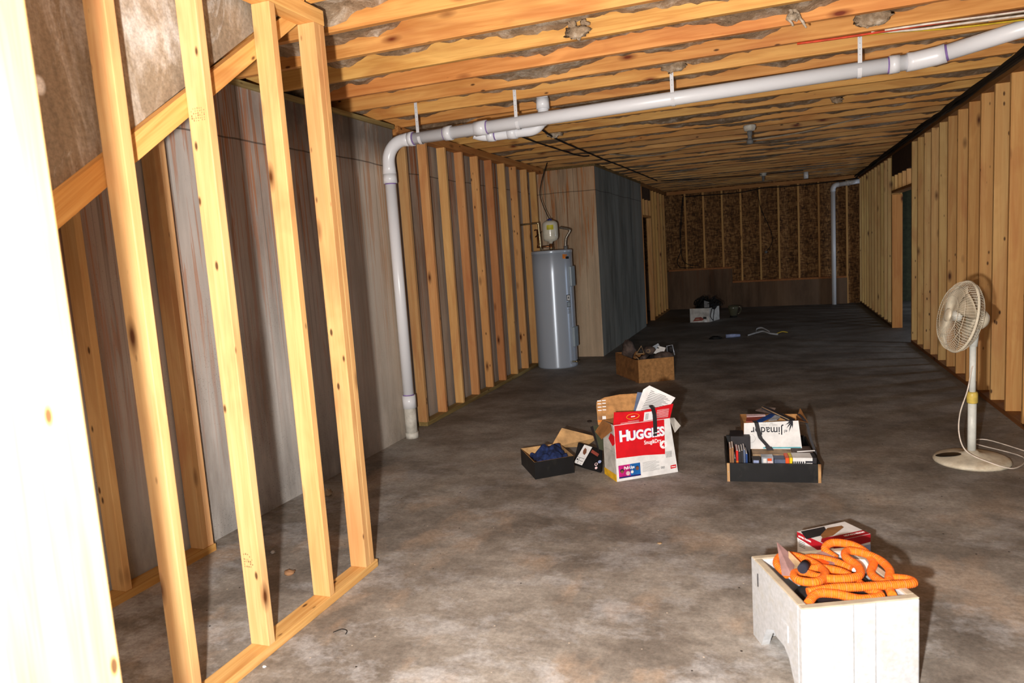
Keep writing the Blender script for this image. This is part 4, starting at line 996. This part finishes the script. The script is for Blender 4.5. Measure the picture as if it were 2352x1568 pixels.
b.torus(.028, .0006, 'grey', T2 @ Matrix.Translation((.045, .07, 0)), 24, 4)
b.build('printed_marks', jb)
b = MB(); UD = T2 @ Matrix.Translation((.0, .0, .0004)) @ Matrix.Rotation(PI, 4, 'Z')
b.text('Jimador', UD @ Matrix.Translation((-.243, -.146, 0)), .073, 'textb', xs=.86, bold=.0004); b.text('el', UD @ Matrix.Translation((-.27, -.128, 0)), .03, 'textb')
b.text('hecho en mexico', UD @ Matrix.Translation((-.21, -.163, 0)), .009, 'grey', xs=1.6); b.text('100% de agave', UD @ Matrix.Translation((-.185, -.176, 0)), .009, 'grey', xs=1.2)
b.build('lettering', jb)
b = MB(); b.face([jp(-.008, jh+.008, -jd), jp(jw*.5, jh+.01, -jd), jp(jw*.62, jh+.0, -.05), jp(.006, jh-.01, -.02)], 'card'); b.build('inner_flap', jb, solid=.002)
b = MB(); b.face([jp(jw, jh-.01, -jd), jp(jw-.01, jh+.01, -.0), jp(jw+.05, jh-.01, -.03), jp(jw+.02, jh+.05, -jd)], 'cardd'); b.build('side_flap', jb, solid=.003)
def sheet(name, lb, cat, pts, m, th=.004, grp='books and cases lying in the white carton'):
    b = MB(); b.face([jp(*p) for p in pts], m); o = b.build(name, loc=jp(*pts[0]), solid=th); tag(o, lb, cat, grp)
sheet('booklet', 'pale pink booklet lying in the white lettered carton', 'booklet', [(.03, jh+.008, -.12), (.15, jh+.012, -.13), (.15, jh+.014, -.17), (.03, jh+.012, -.17)], 'pink')
sheet('book', 'brown-red book lying at the left of the white lettered carton', 'book', [(.02, jh-.002, -.03), (.12, jh-.004, -.03), (.17, jh+.006, -.12), (.03, jh+.003, -.12)], 'brownred', .008)
sheet('book', 'blue book slanting across the white lettered carton', 'book', [(.07, jh+.001, -.005), (.11, jh+.001, -.005), (.23, jh+.028, -.12), (.19, jh+.026, -.14)], 'bookC', .008)
sheet('disc_case', 'silver disc case in the middle of the white carton', 'case', [(.16, jh+.006, -.03), (.21, jh+.009, -.03), (.26, jh+.028, -.11), (.22, jh+.028, -.12)], 'silver', .006)
sheet('book', 'brown book leaning at the back of the white carton', 'book', [(.09, jh+.04, -.17), (.2, jh+.02, -.15), (.22, jh+.05, -.19), (.14, jh+.055, -.19)], 'junk', .01)
b = MB(); b.prism([jp(.13, jh+.062, -.17), jp(.29, jh+.008, -.02), jp(.32, jh+.01, -.05), jp(.15, jh+.068, -.18)], (0, 0, -.012), 'bookB'); b.tube([jp(.13, jh+.064, -.172), jp(.285, jh+.012, -.02)], .003, 'junkl', 6)
tag(b.build('case', loc=jp(.2, jh+.05, -.1)), 'dark case with a pale edge leaning over the right of the white carton', 'case')
b = MB(); 
for (u0, v0, w0), (u1, v1, w1) in zip([(.07, jh+.01, -.01), (.082, jh, .006), (.10, .09, .008), (.105, .075, .01), (.15, .02, .012), (.175, -.02, .03), (.18, -.055, .08)], [(.082, jh, .006), (.10, .09, .008), (.105, .075, .01), (.15, .02, .012), (.175, -.02, .03), (.18, -.055, .08), (.165, -.075, .12)]):
    wd = .013 if v0 > .03 else .02
    b.face([jp(u0-wd, v0, w0+.003), jp(u1-wd, v1, w1+.003), jp(u1+wd, v1, w1+.003), jp(u0+wd, v0, w0+.003)], 'bookB')
tag(b.build('strap', loc=jp(.1, .08, .01), solid=.004), 'black strap hanging down over the white lettered carton', 'strap')
b = MB(); pth = smooth_path([jp(jw+.0, jh+.03, -.1), jp(jw+.04, jh-.02, -.05), jp(jw+.06, .06, -.03), jp(jw+.085, -.03, .0), jp(jw+.075, -.09, .05)], 5)
for a_, b_ in zip(pth, pth[1:]): b.face([a_-du*.008, a_+du*.008, b_+du*.008, b_-du*.008], 'bookB')
tag(b.build('strap', loc=pth[0], solid=.003), 'black strap draped down the right side of the drawer', 'strap')

# ------------------------------------------------------------------ red and white tool box
rb0, rb1, rb2, rb3 = Vector((.176, 3.227, 0)), Vector((.375, 3.378, 0)), Vector((.281, 3.507, 0)), Vector((.07, 3.345, 0))
rb = thing('tool_carton', 'small red and white printed carton behind the white foam box', 'box', rb0); hh = .155
b = MB(); b.prism([rb0, rb1, rb2, rb3], (0, 0, hh), 'white'); b.build('carton_body', rb, bevel=.001)
b = MB(); rf_ = frame(rb0, rb1-rb0, zz) @ Matrix.Translation((0, 0, .0012)); lf_ = frame(rb3, rb0-rb3, zz) @ Matrix.Translation((0, 0, .0012)); wr = (rb1-rb0).length; wl = (rb3-rb0).length
panel(b, rf_, [(0, .108), (wr, .118), (wr, hh), (0, hh)], 0, 'dred'); panel(b, lf_, [(0, .128), (wl, .108), (wl, hh), (0, hh)], 0, 'dred')
rect(b, rf_, .02, .0, wr, .107, 0, 'paleblue'); 
tf = frame(rb0+zz*hh, rb1-rb0, rb3-rb0) @ Matrix.Translation((0, 0, .0012)); wd2 = (rb3-rb0).dot(Vector(tf.col[1][:3]))
panel(b, tf, [(0, 0), (wr, 0), (wr, .045), (.11, .045), (.03, .05), (0, .02)], 0, 'dred')
panel(b, tf, [(-.035, .07), (.09, .075), (.13, .15), (.0, .15)], .0002, 'bookB')
panel(b, tf, [(.03, .045), (.09, .05), (.2, .105), (.205, .125), (.13, .13), (.05, .08)], .0006, 'cardd')
b.build('print', rb)
b = MB(); b.text('HYPER', rf_ @ Matrix.Translation((.008, .119, .0008)), .014, 'textw', xs=1.0, bold=.0003); b.text('TOUGH', rf_ @ Matrix.Translation((.008, .105, .0008)), .019, 'textw', xs=1.05, bold=.0008)
b.text('HYPER TOUGH', tf @ Matrix.Translation((wr-.01, .032, .0008)) @ Matrix.Rotation(PI, 4, 'Z') @ Matrix.Translation((0, 0, 0)), .016, 'textw', bold=.0004)
b.text('HYPER TOUGH', lf_ @ Matrix.Translation((.01, .134, .0008)), .011, 'textw', bold=.0003)
for q in range(4): rect(b, lf_, .012, .115-q*.008, .05, .118-q*.008, .001, 'grey')
b.build('lettering', rb)

# ------------------------------------------------------------------ white foam box with hose
s0 = Vector((.058, 2.31, 0)); su_ = (Vector((.42, 2.47, 0))-s0).normalized(); sv_ = Vector((-su_.y, su_.x, 0)); SW, SD, SH = .392, .405, .31
SF = frame(s0, su_, sv_)   # u across front, v back, w up
fb = thing('foam_box', 'large white styrofoam box with stained rim in the right foreground', 'box', s0)
b = MB(); t = .030
def sbx(lo, hi, m='foam'): b.box(lo, hi, m, SF)
# front wall made of three slightly stepped slabs
sbx((0, 0, 0), (.175, t, SH)); sbx((.175, .004, 0), (.25, t, SH)); sbx((.25, -.002, 0), (SW, t, SH))
sbx((SW-t, t, 0), (SW, SD, SH)); sbx((t, SD-t, 0), (SW-t, SD, SH)); sbx((t, t, .06), (SW-t, SD-t, .09))
# left wall with arched notch at the bottom
arch = [(.03, 0), (.05, 0), (.07, .03), (.10, .085), (.14, .11), (.22, .12), (.28, .09), (.315, .03), (.33, 0), (SD, 0), (SD, SH), (.03, SH)]
b.prism([SF @ Vector((0, v, w)) for v, w in arch][::-1], SF.to_3x3() @ Vector((t, 0, 0)), 'foam')
b.build('box_body', fb, bevel=.006)
b = MB(); rz0, rz1 = SH-.002, SH+.004
b.box((0, 0, rz0), (SW, t*.9, rz1), 'foamrim', SF); b.box((0, SD-t*.9, rz0), (SW, SD, rz1), 'foamrim', SF); b.box((0, t*.9, rz0), (t*.9, SD-t*.9, rz1), 'foamrim', SF); b.box((SW-t*.9, t*.9, rz0), (SW, SD-t*.9, rz1), 'foamrim', SF)
b.build('rim', fb, bevel=.003)
b = MB(); b.box((-.004, .10, .14), (0, .15, .20), 'foam', SF); b.box((-.002, SD-.06, .22), (0, SD-.055, .27), 'bookB', SF); b.build('side_marks', fb)
def sp3(u, v, w): return SF @ Vector((u, v, w))
def hz3(p): return SF @ Vector((p[0], .03+(p[1]-.03)*.93, .305+(p[2]-.305)*.5))
# hose: one long looping tube
hp = [(.07, .27, .30), (.06, .34, .325), (.10, .385, .345), (.15, .37, .34), (.185, .30, .335), (.18, .21, .34), (.12, .15, .345), (.07, .18, .34), (.08, .24, .335), (.13, .25, .32), (.15, .2, .33), (.2, .15, .35), (.27, .155, .355), (.305, .22, .36), (.30, .30, .365), (.33, .345, .37), (.375, .32, .365), (.405, .26, .355), (.40, .19, .345), (.37, .14, .33), (.345, .10, .315), (.33, .05, .30)]
hose = thing('sleeved_hose', 'thick bright orange sleeved hose coiled in the foam box', 'hose', sp3(.2, .2, .32))
MB().tube([hz3(p) for p in smooth_path(hp, 8)], .0145, 'rope', 14, attr=True).build('hose_loop', hose)
hp2 = [(.29, .36, .31), (.275, .41, .34), (.31, .43, .37), (.36, .40, .375), (.39, .35, .36), (.385, .27, .34), (.34, .20, .32), (.34, .12, .318)]
MB().tube([hz3(p) for p in smooth_path(hp2, 8)], .0145, 'rope', 14, attr=True).build('hose_loop', hose)
hp3 = [(.07, .11, .318), (.16, .105, .335), (.24, .09, .34), (.34, .085, .338), (.42, .085, .335), (.425, .12, .33), (.38, .15, .325)]
MB().tube([hz3(p) for p in smooth_path(hp3, 8)], .0145, 'rope', 14, attr=True).build('hose_loop', hose)
hp4 = [(.045, .05, .30), (.09, .085, .325), (.15, .075, .322), (.22, .045, .30), (.29, .05, .305), (.27, .12, .31), (.25, .22, .325), (.19, .27, .33), (.14, .27, .325)]
MB().tube([hz3(p) for p in smooth_path(hp4, 8)], .0145, 'rope', 14, attr=True).build('hose_loop', hose)
hp5 = [(.12, .34, .315), (.19, .36, .33), (.26, .33, .32), (.30, .26, .31)]
MB().tube([hz3(p) for p in smooth_path(hp5, 8)], .0145, 'rope', 14, attr=True).build('hose_loop', hose)
o = MB().tube([sp3(.105, .215, .338), sp3(.135, .25, .338)], .0165, 'ropeband', 14).build('collar', hose)
b = MB(); b.prism([sp3(.16, .24, .30), sp3(.29, .30, .31), sp3(.26, .37, .315), sp3(.15, .34, .31)], (0, 0, .008), 'purplecloth'); b.prism([sp3(.18, .26, .309), sp3(.24, .285, .314), sp3(.22, .33, .319), sp3(.17, .31, .315)], (0, 0, .004), 'bookF')
tag(b.build('plastic_package', loc=sp3(.2, .3, .3)), 'flat package with orange print under the hose coils', 'package')
b = MB(); b.prism([sp3(.10, .05, .27), sp3(.33, .06, .27), sp3(.32, .26, .285), sp3(.12, .25, .285)], (0, 0, .01), 'bookB'); b.prism([sp3(.15, .15, .298), sp3(.25, .17, .298), sp3(.24, .24, .30), sp3(.15, .22, .30)], (0, 0, .003), 'bookF')
tag(b.build('plastic_package', loc=sp3(.2, .1, .28)), 'dark package with orange patches beneath the front hose loops', 'package')
b = MB(); b.prism([sp3(.30, .24, .30), sp3(.36, .20, .30), sp3(.37, .28, .315), sp3(.32, .30, .315)], (0, 0, .005), 'white'); tag(b.build('paper_wad', loc=sp3(.33, .25, .3)), 'white wrapper showing through the right hose loop', 'wrapper')
b = MB(); b.face([sp3(.035, .22, .32), sp3(.06, .20, .325), sp3(.12, .29, .34), sp3(.075, .35, .385), sp3(.06, .30, .35)], 'purplecloth'); b.face([sp3(.07, .24, .325), sp3(.13, .25, .33), sp3(.10, .31, .365)], 'junkl'); tag(b.build('plastic_bag', loc=sp3(.07, .25, .32), solid=.002), 'crumpled clear brownish plastic sticking up at the left of the hose', 'plastic')
b = MB(); b.blob(sp3(.2, .2, .19), (.13, .13, .095), 'junkd', 12, .15); tag(b.build('rag', loc=sp3(.2, .2, .19)), 'dark cloth under everything in the foam box', 'cloth')

# ------------------------------------------------------------------ far things
fc = thing('carton', 'white carton heaped with black cables near the back of the room', 'box', (-1.521, 13.62, 0))
openbox('c', [(-1.521, 13.62), (-1.17, 13.60), (-1.02, 14.05), (-1.40, 14.08)], .26, .004, 'dirtywhite', fc, 'cardd').build('carton_body', fc)
b = MB(); wf = frame((-1.521, 13.617, 0), (1, -.055, 0), zz) @ Matrix.Translation((0, 0, .001)); panel(b, wf, [(.05, .02), (.22, .03), (.26, .06), (.2, .10), (.1, .09)], 0, 'brownred'); rect(b, wf, .24, .06, .30, .10, .001, 'black'); rect(b, wf, .10, .05, .17, .065, .001, 'junkl'); rect(b, wf, .26, .0, .31, .04, .001, 'white'); b.build('print', fc)
b = MB(); r = random.Random(5)
for q in range(26):
    c_ = Vector((-1.24+r.uniform(-.16, .16), 13.85+r.uniform(-.12, .12), .30+r.uniform(-.05, .10))); rd = r.uniform(.06, .14); a = r.uniform(0, 6)
    pts_ = [c_+Vector((rd*math.cos(a+i*.7), rd*.8*math.sin(a+i*.7), .05*math.sin(i*1.3+q)+.04*math.cos(a+i*.7))) for i in range(10)]
    b.tube(smooth_path(pts_, 3), .007, 'blackcable', 5)
b.blob((-1.24, 13.84, .27), (.18, .15, .13), 'black', 4, .3, 4)
for u_ in (0, .05): b.tube(smooth_path([(-1.1+u_, 13.74, .34), (-1.13+u_, 13.68, .22), (-1.15+u_, 13.64, .1), (-1.10, 13.62, .02)], 5), .007, 'blackcable', 5)
tag(b.build('cable_heap', loc=(-1.24, 13.84, .25)), 'tangle of black cables spilling over the white carton', 'cables', kind='stuff')
tag(MB().prism([(-1.26, 13.66, .27), (-1.17, 13.66, .27), (-1.17, 13.66, .37), (-1.26, 13.66, .40)], (0, .02, 0), 'grey').build('adapter', loc=(-1.22, 13.66, .3)), 'flat grey adapter on top of the cable tangle', 'adapter')
jg = thing('glass_pitcher', 'smoky glass pitcher standing on the floor right of the cable carton', 'pitcher', (-.78, 14.36, 0))
MB().lathe([(.055, .0), (.06, .01), (.075, .08), (.095, .17), (.10, .22), (.097, .22), (.092, .17), (.072, .08), (.055, .02), (.01, .015)], 'glass', Matrix.Translation((-.78, 14.36, .0)), 28).build('pitcher_body', jg)
MB().lathe([(.07, 0), (.065, .03)], 'black', Matrix.Translation((-.78, 14.36, -.0)), 20).build('base', jg)
MB().tube(smooth_path([(-.69, 14.36, .20), (-.645, 14.36, .19), (-.64, 14.36, .13), (-.67, 14.36, .07), (-.70, 14.36, .07)], 4), .009, 'glass', 8).build('handle', jg)
tag(MB().tube([(-.735, 11.3, .028), (-.64, 11.32, .03), (-.53, 11.36, .028)], [.028, .03, .022], 'paleblue', 12).build('bottle', loc=(-.63, 11.3, 0)), 'small pale blue bottle lying on the dark floor', 'bottle')
tag(MB().blob((-.88, 11.22, .012), (.09, .06, .03), 'black', 2, .5, 4).build('glove', loc=(-.88, 11.22, 0)), 'small black scrap on the floor left of the pale blue bottle', 'scrap')
b = MB()
for p in ([(-.42, 11.50, .004), (-.28, 11.7, .02), (-.2, 11.75, .03), (-.1, 11.55, .02), (.02, 11.52, .006)], [(-.30, 11.78, .012), (-.30, 11.98, .04), (-.22, 12.05, .05), (-.10, 11.75, .02)]):
    q_ = smooth_path(p, 6)
    for a_, b_ in zip(q_, q_[1:]): b.face([a_+Vector((0, -.03, 0)), b_+Vector((0, -.03, 0)), b_+Vector((0, .03, .01)), a_+Vector((0, .03, .01))], 'waxwhite')
tag(b.build('plastic_strip', loc=(-.2, 11.7, 0), solid=.004), 'tangled white plastic strip lying on the dark floor', 'plastic strip')
tag(MB().tube(smooth_path([(.0, 11.60, .01), (.08, 11.68, .03), (.16, 11.72, .012)], 4), .007, 'yellowwire', 6).build('tie', loc=(.05, 11.64, 0)), 'small yellow-green tie at the right end of the white plastic strip', 'tie')

# ------------------------------------------------------------------ lamp holders and ceiling boxes
def lamp(x, y, lb, big=True):
    t_ = thing('lamp_holder', lb, 'lamp holder', (x, y, JB-.02), 'lamp holders on the ceiling joists')
    T_ = Matrix.Translation((x, y, 0))
    MB().lathe([(.06, JB-.002), (.062, JB-.02), (.05, JB-.055), (.03, JB-.06)], 'pvcold', T_, 24).build('ceiling_base', t_)
    MB().lathe([(.024, JB-.058), (.026, JB-.085), (.018, JB-.12), (.022, JB-.14)], 'grey', T_, 16).build('socket', t_)
    if big: MB().lathe([(.008, JB-.135), (.028, JB-.145), (.034, JB-.165), (.026, JB-.188), (.006, JB-.194)], 'grey', T_, 16).build('bulb_stub', t_)
lamp(-.218, 7.88, 'white ceiling lamp holder with hanging socket in the middle of the joists')
lamp(-.17, 13.8, 'small far lamp holder near the back wall', False)
tag(MB().tube([(.567, 14.5, JB-.001), (.567, 14.5, JB-.12)], .04, 'pvc', 16).build('pipe_stub', loc=(.567, 14.5, 2.6)), 'short white pipe stub hanging from the far ceiling', 'pipe')
def cable(lb, pts, m='blackcable', r=.006, n=5, name='cable'):
    tag(MB().tube(smooth_path(pts, n), r, m, 6).build(name, loc=pts[0]), lb, 'cable', 'cables along the ceiling')
cable('grey cable looping under the joists past the middle lamp holder', [(-1.88, 8.82, 2.635), (-1.43, 9.34, 2.625), (-.842, 8.84, 2.63), (-.24, 7.93, 2.50), (.26, 8.0, 2.53), (.6, 8.2, 2.60), (.93, 8.18, 2.636)], 'greycable', .007)
cable('dark cable running under the joists from the pipe toward the far left corner', [(-2.007, 6.36, 2.637), (-2.06, 7.2, 2.63), (-2.062, 8.25, 2.636), (-2.04, 9.2, 2.628), (-2.03, 10.06, 2.637), (-1.98, 11.5, 2.628), (-1.968, 13.2, 2.637)], r=.009)
cable('second dark cable beside it, ending short near the heater', [(-2.31, 6.5, 2.637), (-2.29, 7.2, 2.63), (-2.26, 8.0, 2.636), (-2.2, 8.6, 2.63), (-2.12, 8.75, 2.637)], r=.008)
cable('dark cable across the far joists to the small lamp holder', [(-1.9, 13.2, 2.63), (-1.2, 13.5, 2.62), (-.2, 13.75, 2.615), (.5, 13.9, 2.63)], r=.007)
r = random.Random(11)
for i in range(5):
    pts_ = []
    for q in range(24):
        y = 5.2+q*.48; pts_.append((1.60-.02*(i % 3)+r.uniform(-.012, .012), y, 2.63-.018*(i//2)-r.uniform(0, .02)))
    cable(['black cable on top of the bundle along the right wall', 'black cable in the middle of the bundle along the right wall', 'black cable next to the right top plate', 'lower black cable of the bundle along the right wall', 'lowest black cable of the bundle along the right wall'][i], pts_, r=.015, n=2)
cable('black cable running along the top of the back wall', [(1.6, 16.2, 2.56), (1.1, 16.42, 2.545), (.4, 16.4, 2.53), (-.2, 16.42, 2.545), (-.5, 16.4, 2.51), (-.9, 16.4, 2.49), (-1.85, 16.42, 2.51)], r=.011)
cable('black cable loop hanging down the left of the back wall', [(-1.88, 16.42, 2.53), (-1.93, 16.42, 2.1), (-1.98, 16.42, 1.6), (-1.96, 16.42, 1.15), (-1.82, 16.41, 1.0), (-1.62, 16.41, .97)], r=.008)
cable('second cable of the loop on the left of the back wall', [(-1.9, 16.42, 2.5), (-1.99, 16.42, 1.8), (-1.98, 16.42, 1.35), (-2.07, 16.42, 1.1), (-2.0, 16.41, .95), (-1.72, 16.41, .93)], r=.008)
cable('thin cable drooping down the middle of the back wall', [(-.33, 16.42, 2.5), (-.26, 16.42, 2.1), (-.1, 16.42, 1.7), (-.04, 16.42, 1.45), (-.1, 16.42, 1.28), (-.17, 16.41, 1.2)], r=.007)
tag(MB().blob((-.18, 16.40, 1.18), .03, 'grey', 1, .2).build('cable_end', loc=(-.18, 16.4, 1.18)), 'pale cable end hanging on the back wall', 'cable end')
cable('red wire under the joists at the upper right', [(.15, 4.80, 2.639), (.4, 4.80, 2.634), (.7, 4.80, 2.633), (1.0, 4.81, 2.635), (1.4, 4.84, 2.637)], 'redwire', .007)
cable('white wire beside the red one at the upper right', [(.55, 4.80, 2.637), (.8, 4.83, 2.622), (1.05, 4.84, 2.62), (1.4, 4.9, 2.625)], 'whitewire', .007)
cable('second white wire at the upper right, swinging above the red', [(.62, 4.79, 2.637), (.85, 4.76, 2.628), (1.1, 4.78, 2.626), (1.4, 4.82, 2.63)], 'whitewire', .006)
cable('yellow wire below the red one at the upper right', [(.42, 4.81, 2.637), (.7, 4.84, 2.628), (1.0, 4.92, 2.62), (1.4, 5.0, 2.625)], 'yellowwire', .006)

# ------------------------------------------------------------------ floor debris
def crumb(x, y, s_, m, lb, sd, fl=.5): tag(MB().blob((x, y, s_*fl*.6), (s_, s_*.8, s_*fl), m, sd, .4, 3, 12, 8).build('debris', loc=(x, y, 0)), lb, 'debris')
crumb(-2.29, 2.73, .028, 'dirt', 'tan clod of dirt on the floor behind the open partition', 1)
crumb(-2.80, 3.80, .03, 'fluffw', 'fluffy white scrap by the foot of the concrete wall', 2, .9)
crumb(-.576, 3.448, .013, 'junkl', 'small brown bottle cap on the floor in front of the red carton', 3, .3)
tag(MB().tube(smooth_path([(-1.74, 2.30, .003), (-1.72, 2.33, .003), (-1.69, 2.325, .003), (-1.68, 2.30, .003)], 4), .002, 'blackcable', 5).build('debris', loc=(-1.72, 2.31, 0)), 'curled black thread on the floor right of the bottom plate', 'debris')
crumb(-2.55, 2.93, .015, 'waxwhite', 'white chip on the floor near the short plate', 5)
crumb(-1.55, 5.9, .02, 'dirtd', 'dark crumb on the floor in front of the stud row', 6)
crumb(-1.86, 2.02, .008, 'waxwhite', 'white speck at the foot of a partition stud', 7)
crumb(-2.36, 14.19, .0, 'waxwhite', 'x', 8) if False else None

# ------------------------------------------------------------------ lights
def point(name, loc, e, r, col=(1, 1, 1)):
    l = bpy.data.lights.new(name, 'POINT'); l.energy = e; l.shadow_soft_size = r; l.color = col
    o = bpy.data.objects.new(name, l); C.objects.link(o); o.location = loc; return o
def area(name, loc, to, e, sx, sy, col):
    l = bpy.data.lights.new(name, 'AREA'); l.energy = e; l.shape = 'RECTANGLE'; l.size = sx; l.size_y = sy; l.color = col
    o = bpy.data.objects.new(name, l); C.objects.link(o); o.location = loc
    o.rotation_euler = (Vector(to)-Vector(loc)).to_track_quat('-Z', 'Y').to_euler(); return o
point('camera_flash', (-.225, -.08, 1.37), 640, .03, (1, .96, .91))
area('room_fill', (-.2, -1.0, 1.9), (-.3, 8, 1.4), 55, 1.6, 1.2, (1, .92, .82))
area('daylight', (4.3, 9.6, 1.3), (-.5, 11.6, 0), 30, .5, 1., (.7, .82, 1))
area('daylight_far', (4.3, 14.6, .9), (0, 15.2, 0), 22, .3, .8, (.72, .84, 1))
wd = bpy.data.worlds.new('world'); bpy.context.scene.world = wd; wd.use_nodes = True
wd.node_tree.nodes['Background'].inputs[0].default_value = (1, .9, .8, 1); wd.node_tree.nodes['Background'].inputs[1].default_value = .05

# ------------------------------------------------------------------ camera
cam = bpy.data.cameras.new('camera'); co = bpy.data.objects.new('camera', cam); C.objects.link(co)
cam.sensor_width = 36; cam.lens = 24.916; cam.clip_start = .02
rt = Vector((0.93660, 0.34410, -0.06660)).normalized(); dn_ = Vector((-0.01990, -0.13760, -0.99030)); fw = Vector((-0.35000, 0.92880, -0.12200)).normalized(); up = rt.cross(fw).normalized()
fw = up.cross(rt) 
m4 = Matrix((rt, up, -fw)).transposed().to_4x4(); m4.translation = (0, 0, 1.5); co.matrix_world = m4
cam.dof.use_dof = True; cam.dof.focus_distance = 5.5; cam.dof.aperture_fstop = 4.5
sc = bpy.context.scene; sc.camera = co
sc.view_settings.view_transform = 'Standard'; sc.view_settings.look = 'None'; sc.view_settings.exposure = .25
sc.cycles.max_bounces = 5; sc.cycles.diffuse_bounces = 3; sc.cycles.glossy_bounces = 2; sc.cycles.transmission_bounces = 4
sc.cycles.use_adaptive_sampling = True; sc.cycles.adaptive_threshold = .06
